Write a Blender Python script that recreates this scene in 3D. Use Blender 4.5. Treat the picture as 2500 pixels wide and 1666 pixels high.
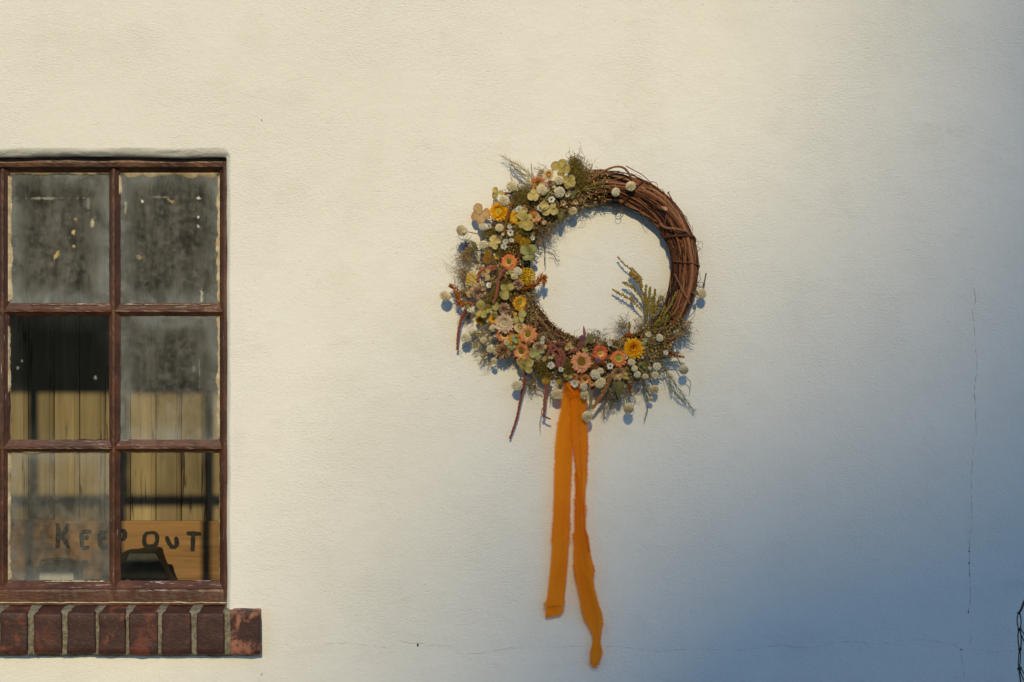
import bpy, math, random
from mathutils import Vector, Matrix, Quaternion, noise as mnoise

for o in list(bpy.data.objects):
    bpy.data.objects.remove(o)
SC = bpy.context.scene
COL = SC.collection
R = math.radians
rnd = random.Random(11)

# ------------------------------------------------------------------ camera
S = 0.0009            # metres per photograph pixel on the wall plane
ZC = 1.6              # eye height
CD = 3.6              # camera distance from the wall
cam_d = bpy.data.cameras.new('camera')
cam_d.sensor_width = 36.0
cam_d.lens = 36.0 * CD / (2500 * S)
cam_d.clip_start = 0.05
cam_d.clip_end = 3000
cam = bpy.data.objects.new('camera', cam_d)
COL.objects.link(cam)
cam.location = (0, -CD, ZC)
cam.rotation_euler = (R(90), 0, 0)
SC.camera = cam

# ------------------------------------------------------------------ sky and sun
TAN = 0.545           # tangent of the sun's height
SUN = Vector((-0.035, -1.0, TAN)).normalized()       # towards the sun
EL = math.asin(SUN.z)
world = bpy.data.worlds.new('World')
SC.world = world
world.use_nodes = True
wn = world.node_tree
wn.nodes.clear()
wo = wn.nodes.new('ShaderNodeOutputWorld')
wb = wn.nodes.new('ShaderNodeBackground')
sk = wn.nodes.new('ShaderNodeTexSky')
sk.sky_type = 'NISHITA'
sk.sun_disc = False
sk.sun_elevation = EL
sk.sun_rotation = math.atan2(SUN.x, SUN.y)
sk.altitude = 200
sk.air_density = 1.0
sk.dust_density = 0.0
sk.ozone_density = 4.6
wb.inputs['Strength'].default_value = 0.15
wn.links.new(sk.outputs[0], wb.inputs[0])
wn.links.new(wb.outputs[0], wo.inputs[0])

sun_d = bpy.data.lights.new('sun', 'SUN')
sun_d.energy = 2.5
sun_d.angle = R(1.0)
sun_d.color = (1.0, 0.815, 0.46)
sun = bpy.data.objects.new('sun', sun_d)
COL.objects.link(sun)
sun.location = (-2, -30, 16)
sun.rotation_euler = SUN.to_track_quat('Z', 'Y').to_euler()

SC.view_settings.view_transform = 'Standard'
SC.view_settings.look = 'None'
SC.view_settings.gamma = 1.0
SC.view_settings.exposure = 0.25
SC.view_settings.use_curve_mapping = False
SC.render.engine = 'CYCLES'
SC.cycles.max_bounces = 6
SC.cycles.diffuse_bounces = 3
SC.cycles.glossy_bounces = 3
SC.cycles.transparent_max_bounces = 10


# ------------------------------------------------------------------ helpers
def W(px, py, d=0.0):
    """photograph pixel -> point d metres in front of the wall face"""
    k = (CD - d) / CD
    return Vector(((px - 1250) * S * k, -d, ZC + (833 - py) * S * k))


def lerp(a, b, t):
    return a + (b - a) * t


def mixc(a, b, t):
    return tuple(a[i] + (b[i] - a[i]) * t for i in range(3))


def vary(c, v=0.12, r=rnd):
    f = 1 + r.uniform(-v, v)
    return tuple(max(0.0, min(1.0, x * f * (1 + r.uniform(-v, v) * 0.35))) for x in c)


class MB:
    def __init__(self):
        self.v, self.f, self.c = [], [], []

    def add(self, vs, fs, col=(1, 1, 1)):
        n = len(self.v)
        self.v += [tuple(p) for p in vs]
        self.f += [tuple(i + n for i in f) for f in fs]
        if col and isinstance(col[0], (tuple, list)):
            self.c += list(col)
        else:
            self.c += [col] * len(vs)

    def merge(self, other, mat):
        n = len(self.v)
        self.v += [tuple(mat @ Vector(p)) for p in other.v]
        self.f += [tuple(i + n for i in f) for f in other.f]
        self.c += other.c

    def box(self, x0, x1, y0, y1, z0, z1, col=(1, 1, 1)):
        vs = [(x0, y0, z0), (x1, y0, z0), (x1, y1, z0), (x0, y1, z0),
              (x0, y0, z1), (x1, y0, z1), (x1, y1, z1), (x0, y1, z1)]
        self.add(vs, [(0, 3, 2, 1), (4, 5, 6, 7), (0, 1, 5, 4), (1, 2, 6, 5), (2, 3, 7, 6), (3, 0, 4, 7)], col)

    def tube(self, pts, rad, sides=6, col=(1, 1, 1), cap=True):
        pts = [Vector(p) for p in pts]
        n = len(pts)
        if n < 2:
            return
        if not isinstance(rad, (list, tuple)):
            rad = [rad] * n
        cols = col if isinstance(col[0], (tuple, list)) else [col] * n
        t = (pts[1] - pts[0]).normalized()
        up = Vector((0, 0, 1)) if abs(t.z) < 0.9 else Vector((1, 0, 0))
        u = t.cross(up).normalized()
        vs, fs, cs = [], [], []
        for i, p in enumerate(pts):
            a = pts[max(i - 1, 0)]
            b = pts[min(i + 1, n - 1)]
            t = (b - a)
            t = t.normalized() if t.length > 1e-9 else Vector((0, 0, 1))
            u = (u - t * u.dot(t))
            u = u.normalized() if u.length > 1e-9 else t.orthogonal().normalized()
            w = t.cross(u)
            for k in range(sides):
                an = 2 * math.pi * k / sides
                vs.append(p + (u * math.cos(an) + w * math.sin(an)) * rad[i])
                cs.append(cols[i])
        for i in range(n - 1):
            for k in range(sides):
                k2 = (k + 1) % sides
                fs.append((i * sides + k, i * sides + k2, (i + 1) * sides + k2, (i + 1) * sides + k))
        if cap:
            fs.append(tuple(range(sides - 1, -1, -1)))
            fs.append(tuple((n - 1) * sides + k for k in range(sides)))
        self.add(vs, fs, cs)

    def blob(self, p, r, col, sq=1.0, ax=None):
        p = Vector(p)
        d = [Vector((1, 0, 0)), Vector((-1, 0, 0)), Vector((0, 1, 0)), Vector((0, -1, 0)), Vector((0, 0, 1)), Vector((0, 0, -1))]
        q = Quaternion((rnd.gauss(0, 1), rnd.gauss(0, 1), rnd.gauss(0, 1), rnd.gauss(0, 1)))
        q.normalize()
        vs = [p + q @ x * (r * rnd.uniform(0.8, 1.2)) for x in d]
        self.add(vs, [(0, 2, 4), (2, 1, 4), (1, 3, 4), (3, 0, 4), (2, 0, 5), (1, 2, 5), (3, 1, 5), (0, 3, 5)], vary(col, 0.15))

    def mesh(self, name, mat, smooth=False):
        me = bpy.data.meshes.new(name)
        me.from_pydata(self.v, [], self.f)
        ca = me.color_attributes.new('Col', 'FLOAT_COLOR', 'POINT')
        flat = []
        for c in self.c:
            flat += [c[0], c[1], c[2], 1.0]
        ca.data.foreach_set('color', flat)
        me.materials.append(mat)
        if smooth:
            me.polygons.foreach_set('use_smooth', [True] * len(me.polygons))
        me.update()
        return me

    def build(self, name, mat, parent=None, smooth=False, loc=None):
        o = bpy.data.objects.new(name, self.mesh(name, mat, smooth))
        COL.objects.link(o)
        if parent is not None:
            o.parent = parent
        if loc is not None:
            o.location = loc
        return o


def empty(name, loc=(0, 0, 0), parent=None):
    o = bpy.data.objects.new(name, None)
    o.empty_display_size = 0.05
    COL.objects.link(o)
    o.location = loc
    if parent is not None:
        o.parent = parent
    return o


def tag(o, label=None, cat=None, group=None, kind=None):
    if label:
        o['label'] = label
    if cat:
        o['category'] = cat
    if group:
        o['group'] = group
    if kind:
        o['kind'] = kind
    return o


def spline(pts, n):
    """Catmull-Rom through points (any dimension tuples)"""
    pts = [tuple(p) for p in pts]
    P = [pts[0]] + pts + [pts[-1]]
    out = []
    m = len(pts) - 1
    for i in range(n):
        t = i / (n - 1) * m
        k = min(int(t), m - 1)
        f = t - k
        a, b, c, d = P[k], P[k + 1], P[k + 2], P[k + 3]
        out.append(tuple(0.5 * (2 * b[j] + (c[j] - a[j]) * f + (2 * a[j] - 5 * b[j] + 4 * c[j] - d[j]) * f * f
                                + (3 * b[j] - a[j] - 3 * c[j] + d[j]) * f ** 3) for j in range(len(b))))
    return out


# ------------------------------------------------------------------ materials
class NT:
    def __init__(self, name):
        self.m = bpy.data.materials.new(name)
        self.m.use_nodes = True
        self.t = self.m.node_tree
        self.t.nodes.clear()
        self.out = self.n('ShaderNodeOutputMaterial')

    def n(self, typ, **kw):
        nd = self.t.nodes.new(typ)
        for k, v in kw.items():
            if k.startswith('_'):
                nd.inputs[k[1:].replace('_', ' ')].default_value = v
            else:
                setattr(nd, k, v)
        return nd

    def l(self, a, b):
        self.t.links.new(a, b)

    def math(self, op, a, b=None, c=None, clamp=False):
        nd = self.n('ShaderNodeMath', operation=op, use_clamp=clamp)
        for i, x in enumerate((a, b, c)):
            if x is None:
                continue
            if isinstance(x, (int, float)):
                nd.inputs[i].default_value = x
            else:
                self.l(x, nd.inputs[i])
        return nd.outputs[0]

    def mixcol(self, fac, a, b, mode='MIX'):
        nd = self.n('ShaderNodeMix', data_type='RGBA', blend_type=mode)
        for sock, x in ((nd.inputs[0], fac), (nd.inputs[6], a), (nd.inputs[7], b)):
            if isinstance(x, (int, float)):
                sock.default_value = x
            elif isinstance(x, (tuple, list)):
                sock.default_value = (x[0], x[1], x[2], 1)
            else:
                self.l(x, sock)
        return nd.outputs[2]

    def ramp(self, fac, stops):
        nd = self.n('ShaderNodeMapRange', clamp=True, interpolation_type='SMOOTHSTEP')
        self.l(fac, nd.inputs[0])
        nd.inputs[1].default_value, nd.inputs[2].default_value = stops[0], stops[1]
        nd.inputs[3].default_value, nd.inputs[4].default_value = stops[2], stops[3]
        return nd.outputs[0]

    def coord(self, kind='Object', scale=(1, 1, 1), loc=(0, 0, 0), rot=(0, 0, 0)):
        tc = self.n('ShaderNodeTexCoord')
        mp = self.n('ShaderNodeMapping')
        mp.inputs['Scale'].default_value = scale
        mp.inputs['Location'].default_value = loc
        mp.inputs['Rotation'].default_value = rot
        self.l(tc.outputs[kind], mp.inputs['Vector'])
        return mp.outputs[0]

    def noise(self, vec, scale, detail=3, rough=0.55, dist=0.0):
        nd = self.n('ShaderNodeTexNoise')
        nd.inputs['Scale'].default_value = scale
        nd.inputs['Detail'].default_value = detail
        nd.inputs['Roughness'].default_value = rough
        nd.inputs['Distortion'].default_value = dist
        self.l(vec, nd.inputs['Vector'])
        return nd.outputs['Fac']

    def bump(self, h, strength, dist, normal=None):
        nd = self.n('ShaderNodeBump')
        nd.inputs['Strength'].default_value = strength
        nd.inputs['Distance'].default_value = dist
        self.l(h, nd.inputs['Height'])
        if normal is not None:
            self.l(normal, nd.inputs['Normal'])
        return nd.outputs[0]

    def principled(self, col, rough=0.6, normal=None, spec=0.5):
        p = self.n('ShaderNodeBsdfPrincipled')
        for sock, x in ((p.inputs['Base Color'], col), (p.inputs['Roughness'], rough)):
            if isinstance(x, (int, float)):
                sock.default_value = x
            elif isinstance(x, (tuple, list)):
                sock.default_value = (x[0], x[1], x[2], 1)
            else:
                self.l(x, sock)
        p.inputs['Specular IOR Level'].default_value = spec
        if normal is not None:
            self.l(normal, p.inputs['Normal'])
        return p.outputs[0]

    def done(self, sh):
        self.l(sh, self.out.inputs['Surface'])
        return self.m


def mat_stucco():
    t = NT('stucco')
    v = t.coord('Object')
    big = t.noise(v, 1.3, 2, 0.6)
    mid = t.noise(v, 9.0, 2, 0.6)
    col = t.mixcol(t.ramp(big, (0.3, 0.7, 0, 1)), (0.76, 0.735, 0.665), (0.785, 0.762, 0.70))
    col = t.mixcol(t.math('MULTIPLY', t.ramp(mid, (0.50, 0.72, 0, 1)), 0.30), col, (0.70, 0.67, 0.60))
    stain = t.noise(t.coord('Object', scale=(1, 1, 0.45)), 2.6, 4, 0.65, 0.7)
    col = t.mixcol(t.ramp(stain, (0.52, 0.72, 0, 0.35)), col, (0.69, 0.655, 0.57))
    # small dark pits lying along the trowel strokes
    vs = t.coord('Object', scale=(1, 1, 1.9))
    w = t.n('ShaderNodeTexVoronoi', feature='F1')
    w.inputs['Scale'].default_value = 62
    w.inputs['Randomness'].default_value = 1.0
    t.l(vs, w.inputs['Vector'])
    patch = t.noise(v, 34, 2, 0.5)
    pit = t.math('MULTIPLY', t.ramp(w.outputs['Distance'], (0.05, 0.20, 1, 0)), t.ramp(patch, (0.50, 0.62, 0, 1)))
    col = t.mixcol(t.math('MULTIPLY', pit, 0.16), col, (0.50, 0.46, 0.38))
    grit = t.noise(t.coord('Object', scale=(1, 1, 1.7)), 150, 3, 0.65)
    sand = t.noise(v, 30, 3, 0.62)
    lump = t.noise(v, 4.5, 2, 0.5)
    h = t.math('MULTIPLY', grit, t.ramp(t.noise(v, 3.2, 2, 0.6), (0.35, 0.65, 0.0007, 0.0021)))
    h = t.math('MULTIPLY_ADD', sand, 0.0019, h)
    h = t.math('MULTIPLY_ADD', pit, -0.0006, h)
    h = t.math('MULTIPLY_ADD', lump, 0.004, h)
    tr = t.n('ShaderNodeTexWave', wave_type='RINGS', rings_direction='Y')
    tr.inputs['Scale'].default_value = 1.6
    tr.inputs['Distortion'].default_value = 9
    tr.inputs['Detail'].default_value = 2
    tr.inputs['Detail Scale'].default_value = 1.2
    t.l(v, tr.inputs['Vector'])
    arc = t.math('MULTIPLY', t.ramp(tr.outputs['Fac'], (0.88, 0.99, 0, 1)), t.ramp(mid, (0.5, 0.65, 0, 1)))
    h = t.math('MULTIPLY_ADD', arc, 0.0005, h)
    return t.done(t.principled(col, 0.85, t.bump(h, 1.0, 1.0), 0.25))


def mat_paint(horizontal):
    t = NT('brown_paint_h' if horizontal else 'brown_paint_v')
    v = t.coord('Object')
    a = t.noise(v, 14, 4, 0.6)
    col = t.mixcol(t.ramp(a, (0.35, 0.7, 0, 1)), (0.055, 0.018, 0.008), (0.105, 0.038, 0.016))
    st = (10, 1, 190) if horizontal else (190, 1, 10)
    vs = t.coord('Object', scale=st)
    ch = t.noise(vs, 1.6, 5, 0.7)
    area = t.noise(v, 7, 3, 0.5)
    geo = t.n('ShaderNodeNewGeometry')
    sep = t.n('ShaderNodeSeparateXYZ')
    t.l(geo.outputs['True Normal'], sep.inputs[0])
    lo, hi = (0.58, 0.63) if horizontal else (0.62, 0.67)
    chip = t.math('MULTIPLY', t.ramp(ch, (lo, hi, 0, 1)), t.ramp(area, (0.40, 0.52, 0, 1)))
    if horizontal:      # pale chips mostly on upward slopes
        chip = t.math('MULTIPLY', chip, t.ramp(sep.outputs['Z'], (0.1, 0.4, 0.12, 1)))
    col = t.mixcol(t.math('MULTIPLY', chip, 0.85), col, (0.52, 0.46, 0.47))
    rub = t.math('MULTIPLY', t.ramp(t.noise(v, 60, 3, 0.6), (0.52, 0.72, 0, 1)), 0.3)
    col = t.mixcol(rub, col, (0.15, 0.07, 0.036))
    h = t.math('ADD', t.noise(vs, 3, 3), t.math('MULTIPLY', t.noise(v, 130, 3), 0.6))
    return t.done(t.principled(col, 0.42, t.bump(h, 0.5, 0.0012), 0.5))


def mat_attr(name, rough=0.7, transl=0.0, nscale=160, namp=0.35, bump=0.3, bdist=0.0008, spec=0.3, stretch=(1, 1, 1)):
    """plant matter: own colour from the mesh, mottled, a little light passing through thin petals"""
    t = NT(name)
    at = t.n('ShaderNodeAttribute', attribute_name='Col')
    v = t.coord('Object', scale=stretch)
    nz = t.noise(v, nscale, 3, 0.6)
    k = t.ramp(nz, (0.25, 0.75, 1 - namp, 1 + namp * 0.6))
    hv = t.n('ShaderNodeVectorMath', operation='SCALE')
    t.l(at.outputs['Color'], hv.inputs[0])
    t.l(k, hv.inputs['Scale'])
    col = hv.outputs[0]
    sh = t.principled(col, rough, t.bump(nz, bump, bdist), spec)
    if transl > 0:
        tr = t.n('ShaderNodeBsdfTranslucent')
        t.l(col, tr.inputs['Color'])
        mx = t.n('ShaderNodeMixShader')
        mx.inputs[0].default_value = transl
        t.l(sh, mx.inputs[1])
        t.l(tr.outputs[0], mx.inputs[2])
        sh = mx.outputs[0]
    return t.done(sh)


def mat_brick():
    t = NT('sill_brick')
    at = t.n('ShaderNodeAttribute', attribute_name='Col')
    oi = t.n('ShaderNodeObjectInfo')
    tc = t.n('ShaderNodeTexCoord')
    ad = t.n('ShaderNodeVectorMath', operation='ADD')
    sc = t.n('ShaderNodeVectorMath', operation='SCALE')
    cmb = t.n('ShaderNodeCombineXYZ')
    t.l(oi.outputs['Random'], cmb.inputs[0])
    t.l(oi.outputs['Random'], cmb.inputs[2])
    t.l(cmb.outputs[0], sc.inputs[0])
    sc.inputs['Scale'].default_value = 37
    t.l(tc.outputs['Object'], ad.inputs[0])
    t.l(sc.outputs[0], ad.inputs[1])
    v = ad.outputs[0]
    a = t.noise(v, 22, 4, 0.6, 0.6)
    b = t.noise(v, 75, 5, 0.65)
    col = t.mixcol(t.ramp(a, (0.46, 0.62, 0, 1)), (0.045, 0.018, 0.014), at.outputs['Color'])
    col = t.mixcol(t.ramp(b, (0.45, 0.75, 0, 0.5)), col, (0.085, 0.03, 0.02))
    sp = t.noise(v, 240, 3, 0.7)
    col = t.mixcol(t.ramp(sp, (0.66, 0.74, 0, 0.55)), col, (0.40, 0.36, 0.33))
    h = t.math('ADD', b, t.math('MULTIPLY', sp, 0.5))
    return t.done(t.principled(col, 0.55, t.bump(h, 0.55, 0.003), 0.4))


def mat_simple(name, c1, c2, scale=20, rough=0.8, bump=0.4, bdist=0.002, stretch=(1, 1, 1), detail=4, spec=0.3, metal=0.0):
    t = NT(name)
    v = t.coord('Object', scale=stretch)
    a = t.noise(v, scale, detail, 0.6)
    col = t.mixcol(t.ramp(a, (0.3, 0.7, 0, 1)), c1, c2)
    sh = t.principled(col, rough, t.bump(a, bump, bdist), spec)
    if metal:
        sh.node.inputs['Metallic'].default_value = metal
    return t.done(sh)


def mat_wood(name, base, dark, axis='Z', crack=0.5):
    t = NT(name)
    oi = t.n('ShaderNodeObjectInfo')
    tc = t.n('ShaderNodeTexCoord')
    ad = t.n('ShaderNodeVectorMath', operation='ADD')
    cmb = t.n('ShaderNodeCombineXYZ')
    for k in range(3):
        t.l(t.math('MULTIPLY', oi.outputs['Random'], 13.0 + 7 * k), cmb.inputs[k])
    t.l(tc.outputs['Object'], ad.inputs[0])
    t.l(cmb.outputs[0], ad.inputs[1])
    mp = t.n('ShaderNodeMapping')
    mp.inputs['Scale'].default_value = (1, 1, 0.06) if axis == 'Z' else (0.06, 1, 1)
    t.l(ad.outputs[0], mp.inputs[0])
    v = mp.outputs[0]
    g = t.noise(v, 55, 5, 0.62, 0.8)
    g2 = t.noise(v, 16, 3, 0.5, 2.2)
    col = t.mixcol(t.ramp(g, (0.32, 0.68, 0, 1)), mixc(base, dark, 0.35), base)
    col = t.mixcol(t.ramp(g2, (0.36, 0.60, 0.35, 0)), col, dark)
    cr = t.math('MULTIPLY', t.ramp(t.noise(v, 42, 2, 0.5, 2.5), (0.44, 0.39, 0, 1)),
                t.ramp(t.noise(ad.outputs[0], 5, 2, 0.5), (0.50, 0.6, 0, 1)))
    col = t.mixcol(t.math('MULTIPLY', cr, crack), col, mixc(dark, (0.02, 0.012, 0.008), 0.6))
    oi2 = t.math('MULTIPLY_ADD', oi.outputs['Random'], 0.5, 0.70)
    hv = t.n('ShaderNodeVectorMath', operation='SCALE')
    t.l(col, hv.inputs[0])
    t.l(oi2, hv.inputs['Scale'])
    return t.done(t.principled(hv.outputs[0], 0.65, t.bump(g, 0.4, 0.002), 0.3))


def mat_glass(name, hx, hz, amount, edge, seed, marks=(), blue=0.5, tint=(0.50, 0.485, 0.42)):
    """old pane: clear glass under a film of dust, thicker along the putty"""
    t = NT(name)
    v = t.coord('Object', loc=(seed * 3.1, seed, seed * 1.7))
    vo = t.coord('Object')
    a = t.noise(v, 11, 6, 0.68, 0.6)
    streak = t.noise(t.coord('Object', scale=(1, 1, 0.16), loc=(seed, 0, seed)), 42, 4, 0.6)
    speck = t.noise(v, 330, 2, 0.5)
    blot = t.noise(v, 75, 4, 0.65)
    f = t.math('ADD', t.ramp(a, (0.32, 0.68, 0.50, 1.2)), t.ramp(streak, (0.35, 0.7, -0.15, 0.25)))
    f = t.math('ADD', f, t.ramp(blot, (0.35, 0.7, -0.25, 0.3)))
    f = t.math('MULTIPLY', f, amount)
    sep = t.n('ShaderNodeSeparateXYZ')
    t.l(vo, sep.inputs[0])
    ax = t.math('SUBTRACT', hx, t.math('ABSOLUTE', sep.outputs['X']))
    az = t.math('SUBTRACT', hz, t.math('ABSOLUTE', sep.outputs['Z']))
    dd = t.math('ADD', t.math('MINIMUM', ax, az), t.ramp(blot, (0.2, 0.8, -0.012, 0.012)))
    em = t.ramp(dd, (0.0, 0.048, 1, 0))
    em = t.math('MULTIPLY', em, t.ramp(a, (0.3, 0.65, 0.4, 1.0)))
    f = t.math('ADD', f, t.math('MULTIPLY', em, edge))
    f = t.math('ADD', f, t.ramp(speck, (0.70, 0.76, 0, 0.22)))
    col = t.mixcol(t.math('MULTIPLY', em, blue), tint, (0.40, 0.50, 0.56))
    for (mx_, mz_, rx, rz, rot, st, c) in marks:  # marks tint and thicken the film, painted reflections among them
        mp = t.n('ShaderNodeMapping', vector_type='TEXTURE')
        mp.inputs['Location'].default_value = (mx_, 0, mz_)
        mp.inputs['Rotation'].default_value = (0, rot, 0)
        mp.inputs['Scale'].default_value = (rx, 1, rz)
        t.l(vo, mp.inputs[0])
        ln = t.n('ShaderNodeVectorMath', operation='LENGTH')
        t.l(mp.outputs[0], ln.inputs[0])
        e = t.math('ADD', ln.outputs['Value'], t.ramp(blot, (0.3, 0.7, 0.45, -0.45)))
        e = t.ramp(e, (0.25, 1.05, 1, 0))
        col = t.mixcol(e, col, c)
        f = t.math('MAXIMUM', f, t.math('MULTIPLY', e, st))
    f = t.math('MINIMUM', t.math('MAXIMUM', f, 0.004), 0.9)
    df = t.n('ShaderNodeBsdfDiffuse')
    t.l(col, df.inputs['Color'])
    tr = t.n('ShaderNodeBsdfTransparent')
    tr.inputs['Color'].default_value = (0.93, 0.95, 0.93, 1)
    gl = t.n('ShaderNodeBsdfGlossy')
    gl.inputs['Roughness'].default_value = 0.03
    gl.inputs['Color'].default_value = (0.9, 0.95, 1, 1)
    wob = t.noise(v, 5, 2, 0.5)
    t.l(t.bump(wob, 0.3, 0.01), gl.inputs['Normal'])
    fr = t.n('ShaderNodeFresnel')
    fr.inputs['IOR'].default_value = 1.45
    m1 = t.n('ShaderNodeMixShader')
    t.l(fr.outputs[0], m1.inputs[0])
    t.l(tr.outputs[0], m1.inputs[1])
    t.l(gl.outputs[0], m1.inputs[2])
    m2 = t.n('ShaderNodeMixShader')
    t.l(f, m2.inputs[0])
    t.l(m1.outputs[0], m2.inputs[1])
    t.l(df.outputs[0], m2.inputs[2])
    return t.done(m2.outputs[0])


def mat_ribbon():
    t = NT('orange_chiffon')
    v = t.coord('Object')
    w = t.noise(t.coord('Object', scale=(14, 1, 1)), 60, 4, 0.6)
    b = t.noise(v, 9, 3, 0.5)
    col = t.mixcol(t.ramp(b, (0.3, 0.7, 0, 1)), (0.88, 0.265, 0.003), (0.94, 0.32, 0.006))
    col = t.mixcol(t.ramp(w, (0.3, 0.7, 0, 0.15)), col, (0.74, 0.19, 0.003))
    weave = t.noise(v, 900, 2, 0.5)
    nrm = t.bump(t.math('ADD', w, t.math('MULTIPLY', weave, 0.3)), 0.12, 0.0006)
    df = t.principled(col, 0.7, nrm, 0.2)
    tl = t.n('ShaderNodeBsdfTranslucent')
    t.l(col, tl.inputs['Color'])
    m1 = t.n('ShaderNodeMixShader')
    m1.inputs[0].default_value = 0.5
    t.l(df, m1.inputs[1])
    t.l(tl.outputs[0], m1.inputs[2])
    tp = t.n('ShaderNodeBsdfTransparent')
    tp.inputs['Color'].default_value = (1.0, 0.62, 0.25, 1)
    m2 = t.n('ShaderNodeMixShader')
    t.l(t.ramp(weave, (0.45, 0.6, 0.0, 0.22)), m2.inputs[0])
    t.l(m1.outputs[0], m2.inputs[1])
    t.l(tp.outputs[0], m2.inputs[2])
    return t.done(m2.outputs[0])


M_STUCCO = mat_stucco()
M_PAINT_H = mat_paint(True)
M_PAINT_V = mat_paint(False)
M_PUTTY = mat_simple('bare_putty', (0.40, 0.29, 0.15), (0.66, 0.56, 0.38), 55, 0.85, 0.7, 0.003)
M_BRICK = mat_brick()
M_MORTAR = mat_simple('mortar', (0.11, 0.098, 0.068), (0.26, 0.235, 0.175), 110, 0.95, 0.9, 0.004, detail=6)
M_CRACK = mat_simple('crack_tone', (0.26, 0.235, 0.20), (0.46, 0.43, 0.37), 60, 0.95)  # flat darker tone of the crack bands
M_PIT = mat_simple('pit_dark', (0.02, 0.017, 0.014), (0.06, 0.045, 0.035), 200, 0.95)  # near-black tone of the flat pit spots
M_PLANK = mat_wood('pale_beadboard', (0.44, 0.35, 0.21), (0.18, 0.12, 0.055), 'Z', 1.0)
M_SIGN = mat_wood('sign_wood', (0.36, 0.20, 0.085), (0.17, 0.08, 0.03), 'X', 0.35)
M_LETTER = mat_simple('black_brush_paint', (0.010, 0.010, 0.010), (0.030, 0.028, 0.026), 120, 0.7)
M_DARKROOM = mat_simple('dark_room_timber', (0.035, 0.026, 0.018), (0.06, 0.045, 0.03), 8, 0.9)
M_BARK = mat_attr('vine_bark', 0.7, 0, 220, 0.35, 0.6, 0.0012, 0.25)
M_PETAL = mat_attr('dry_petal', 0.75, 0.16, 260, 0.18, 0.3, 0.0005, 0.2)
M_LEAF = mat_attr('dry_leaf', 0.65, 0.22, 150, 0.28, 0.4, 0.0008, 0.3)
M_SEED = mat_attr('seed_heads', 0.85, 0.08, 300, 0.25, 0.3, 0.0006, 0.15)
M_MOSS = mat_attr('dry_moss', 0.9, 0.10, 200, 0.3, 0.2, 0.0006, 0.1)
M_RIBBON = mat_ribbon()
M_IRON = mat_simple('black_iron', (0.012, 0.012, 0.012), (0.035, 0.028, 0.024), 120, 0.5, 0.4, 0.001, spec=0.5)
M_BAG = mat_simple('black_leather', (0.010, 0.010, 0.009), (0.022, 0.021, 0.018), 40, 0.55, 0.5, 0.002)
M_BOXPALE = mat_simple('pale_metal', (0.42, 0.42, 0.38), (0.56, 0.54, 0.48), 30, 0.45, 0.2, 0.001, spec=0.5)
M_BOXDARK = mat_simple('dark_metal', (0.03, 0.033, 0.035), (0.06, 0.06, 0.058), 30, 0.45, 0.2, 0.001, spec=0.5)
M_GROUND = mat_simple('ground_grass', (0.030, 0.040, 0.016), (0.075, 0.070, 0.035), 3.0, 0.95, 0.6, 0.05)
M_FARBRICK = mat_simple('far_brick', (0.20, 0.085, 0.055), (0.28, 0.13, 0.085), 6, 0.9)
M_ROOF = mat_simple('far_slate', (0.05, 0.05, 0.055), (0.09, 0.09, 0.095), 5, 0.8)
M_FARGLASS = mat_simple('far_glass', (0.02, 0.025, 0.03), (0.04, 0.045, 0.05), 3, 0.1, spec=0.6)

# ------------------------------------------------------------------ ground
g = MB()
N = 24
gv, gf = [], []
for j in range(N + 1):
    for i in range(N + 1):
        x, y = lerp(-600, 600, i / N), lerp(-600, 600, j / N)
        gv.append((x, y, 0.0))
for j in range(N):
    for i in range(N):
        a = j * (N + 1) + i
        gf.append((a, a + 1, a + N + 2, a + N + 1))
g.add(gv, gf)
tag(g.build('ground', M_GROUND), kind='structure')

# ------------------------------------------------------------------ stucco building with its window
bld = empty('stucco_building', (0, 0, 0))
tag(bld, 'cream stucco building wall with a brown multi-pane window and brick sill', 'building')

OX0, OX1 = -580, 551          # window opening, photograph pixels
OT, OB = 381, 1560


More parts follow.
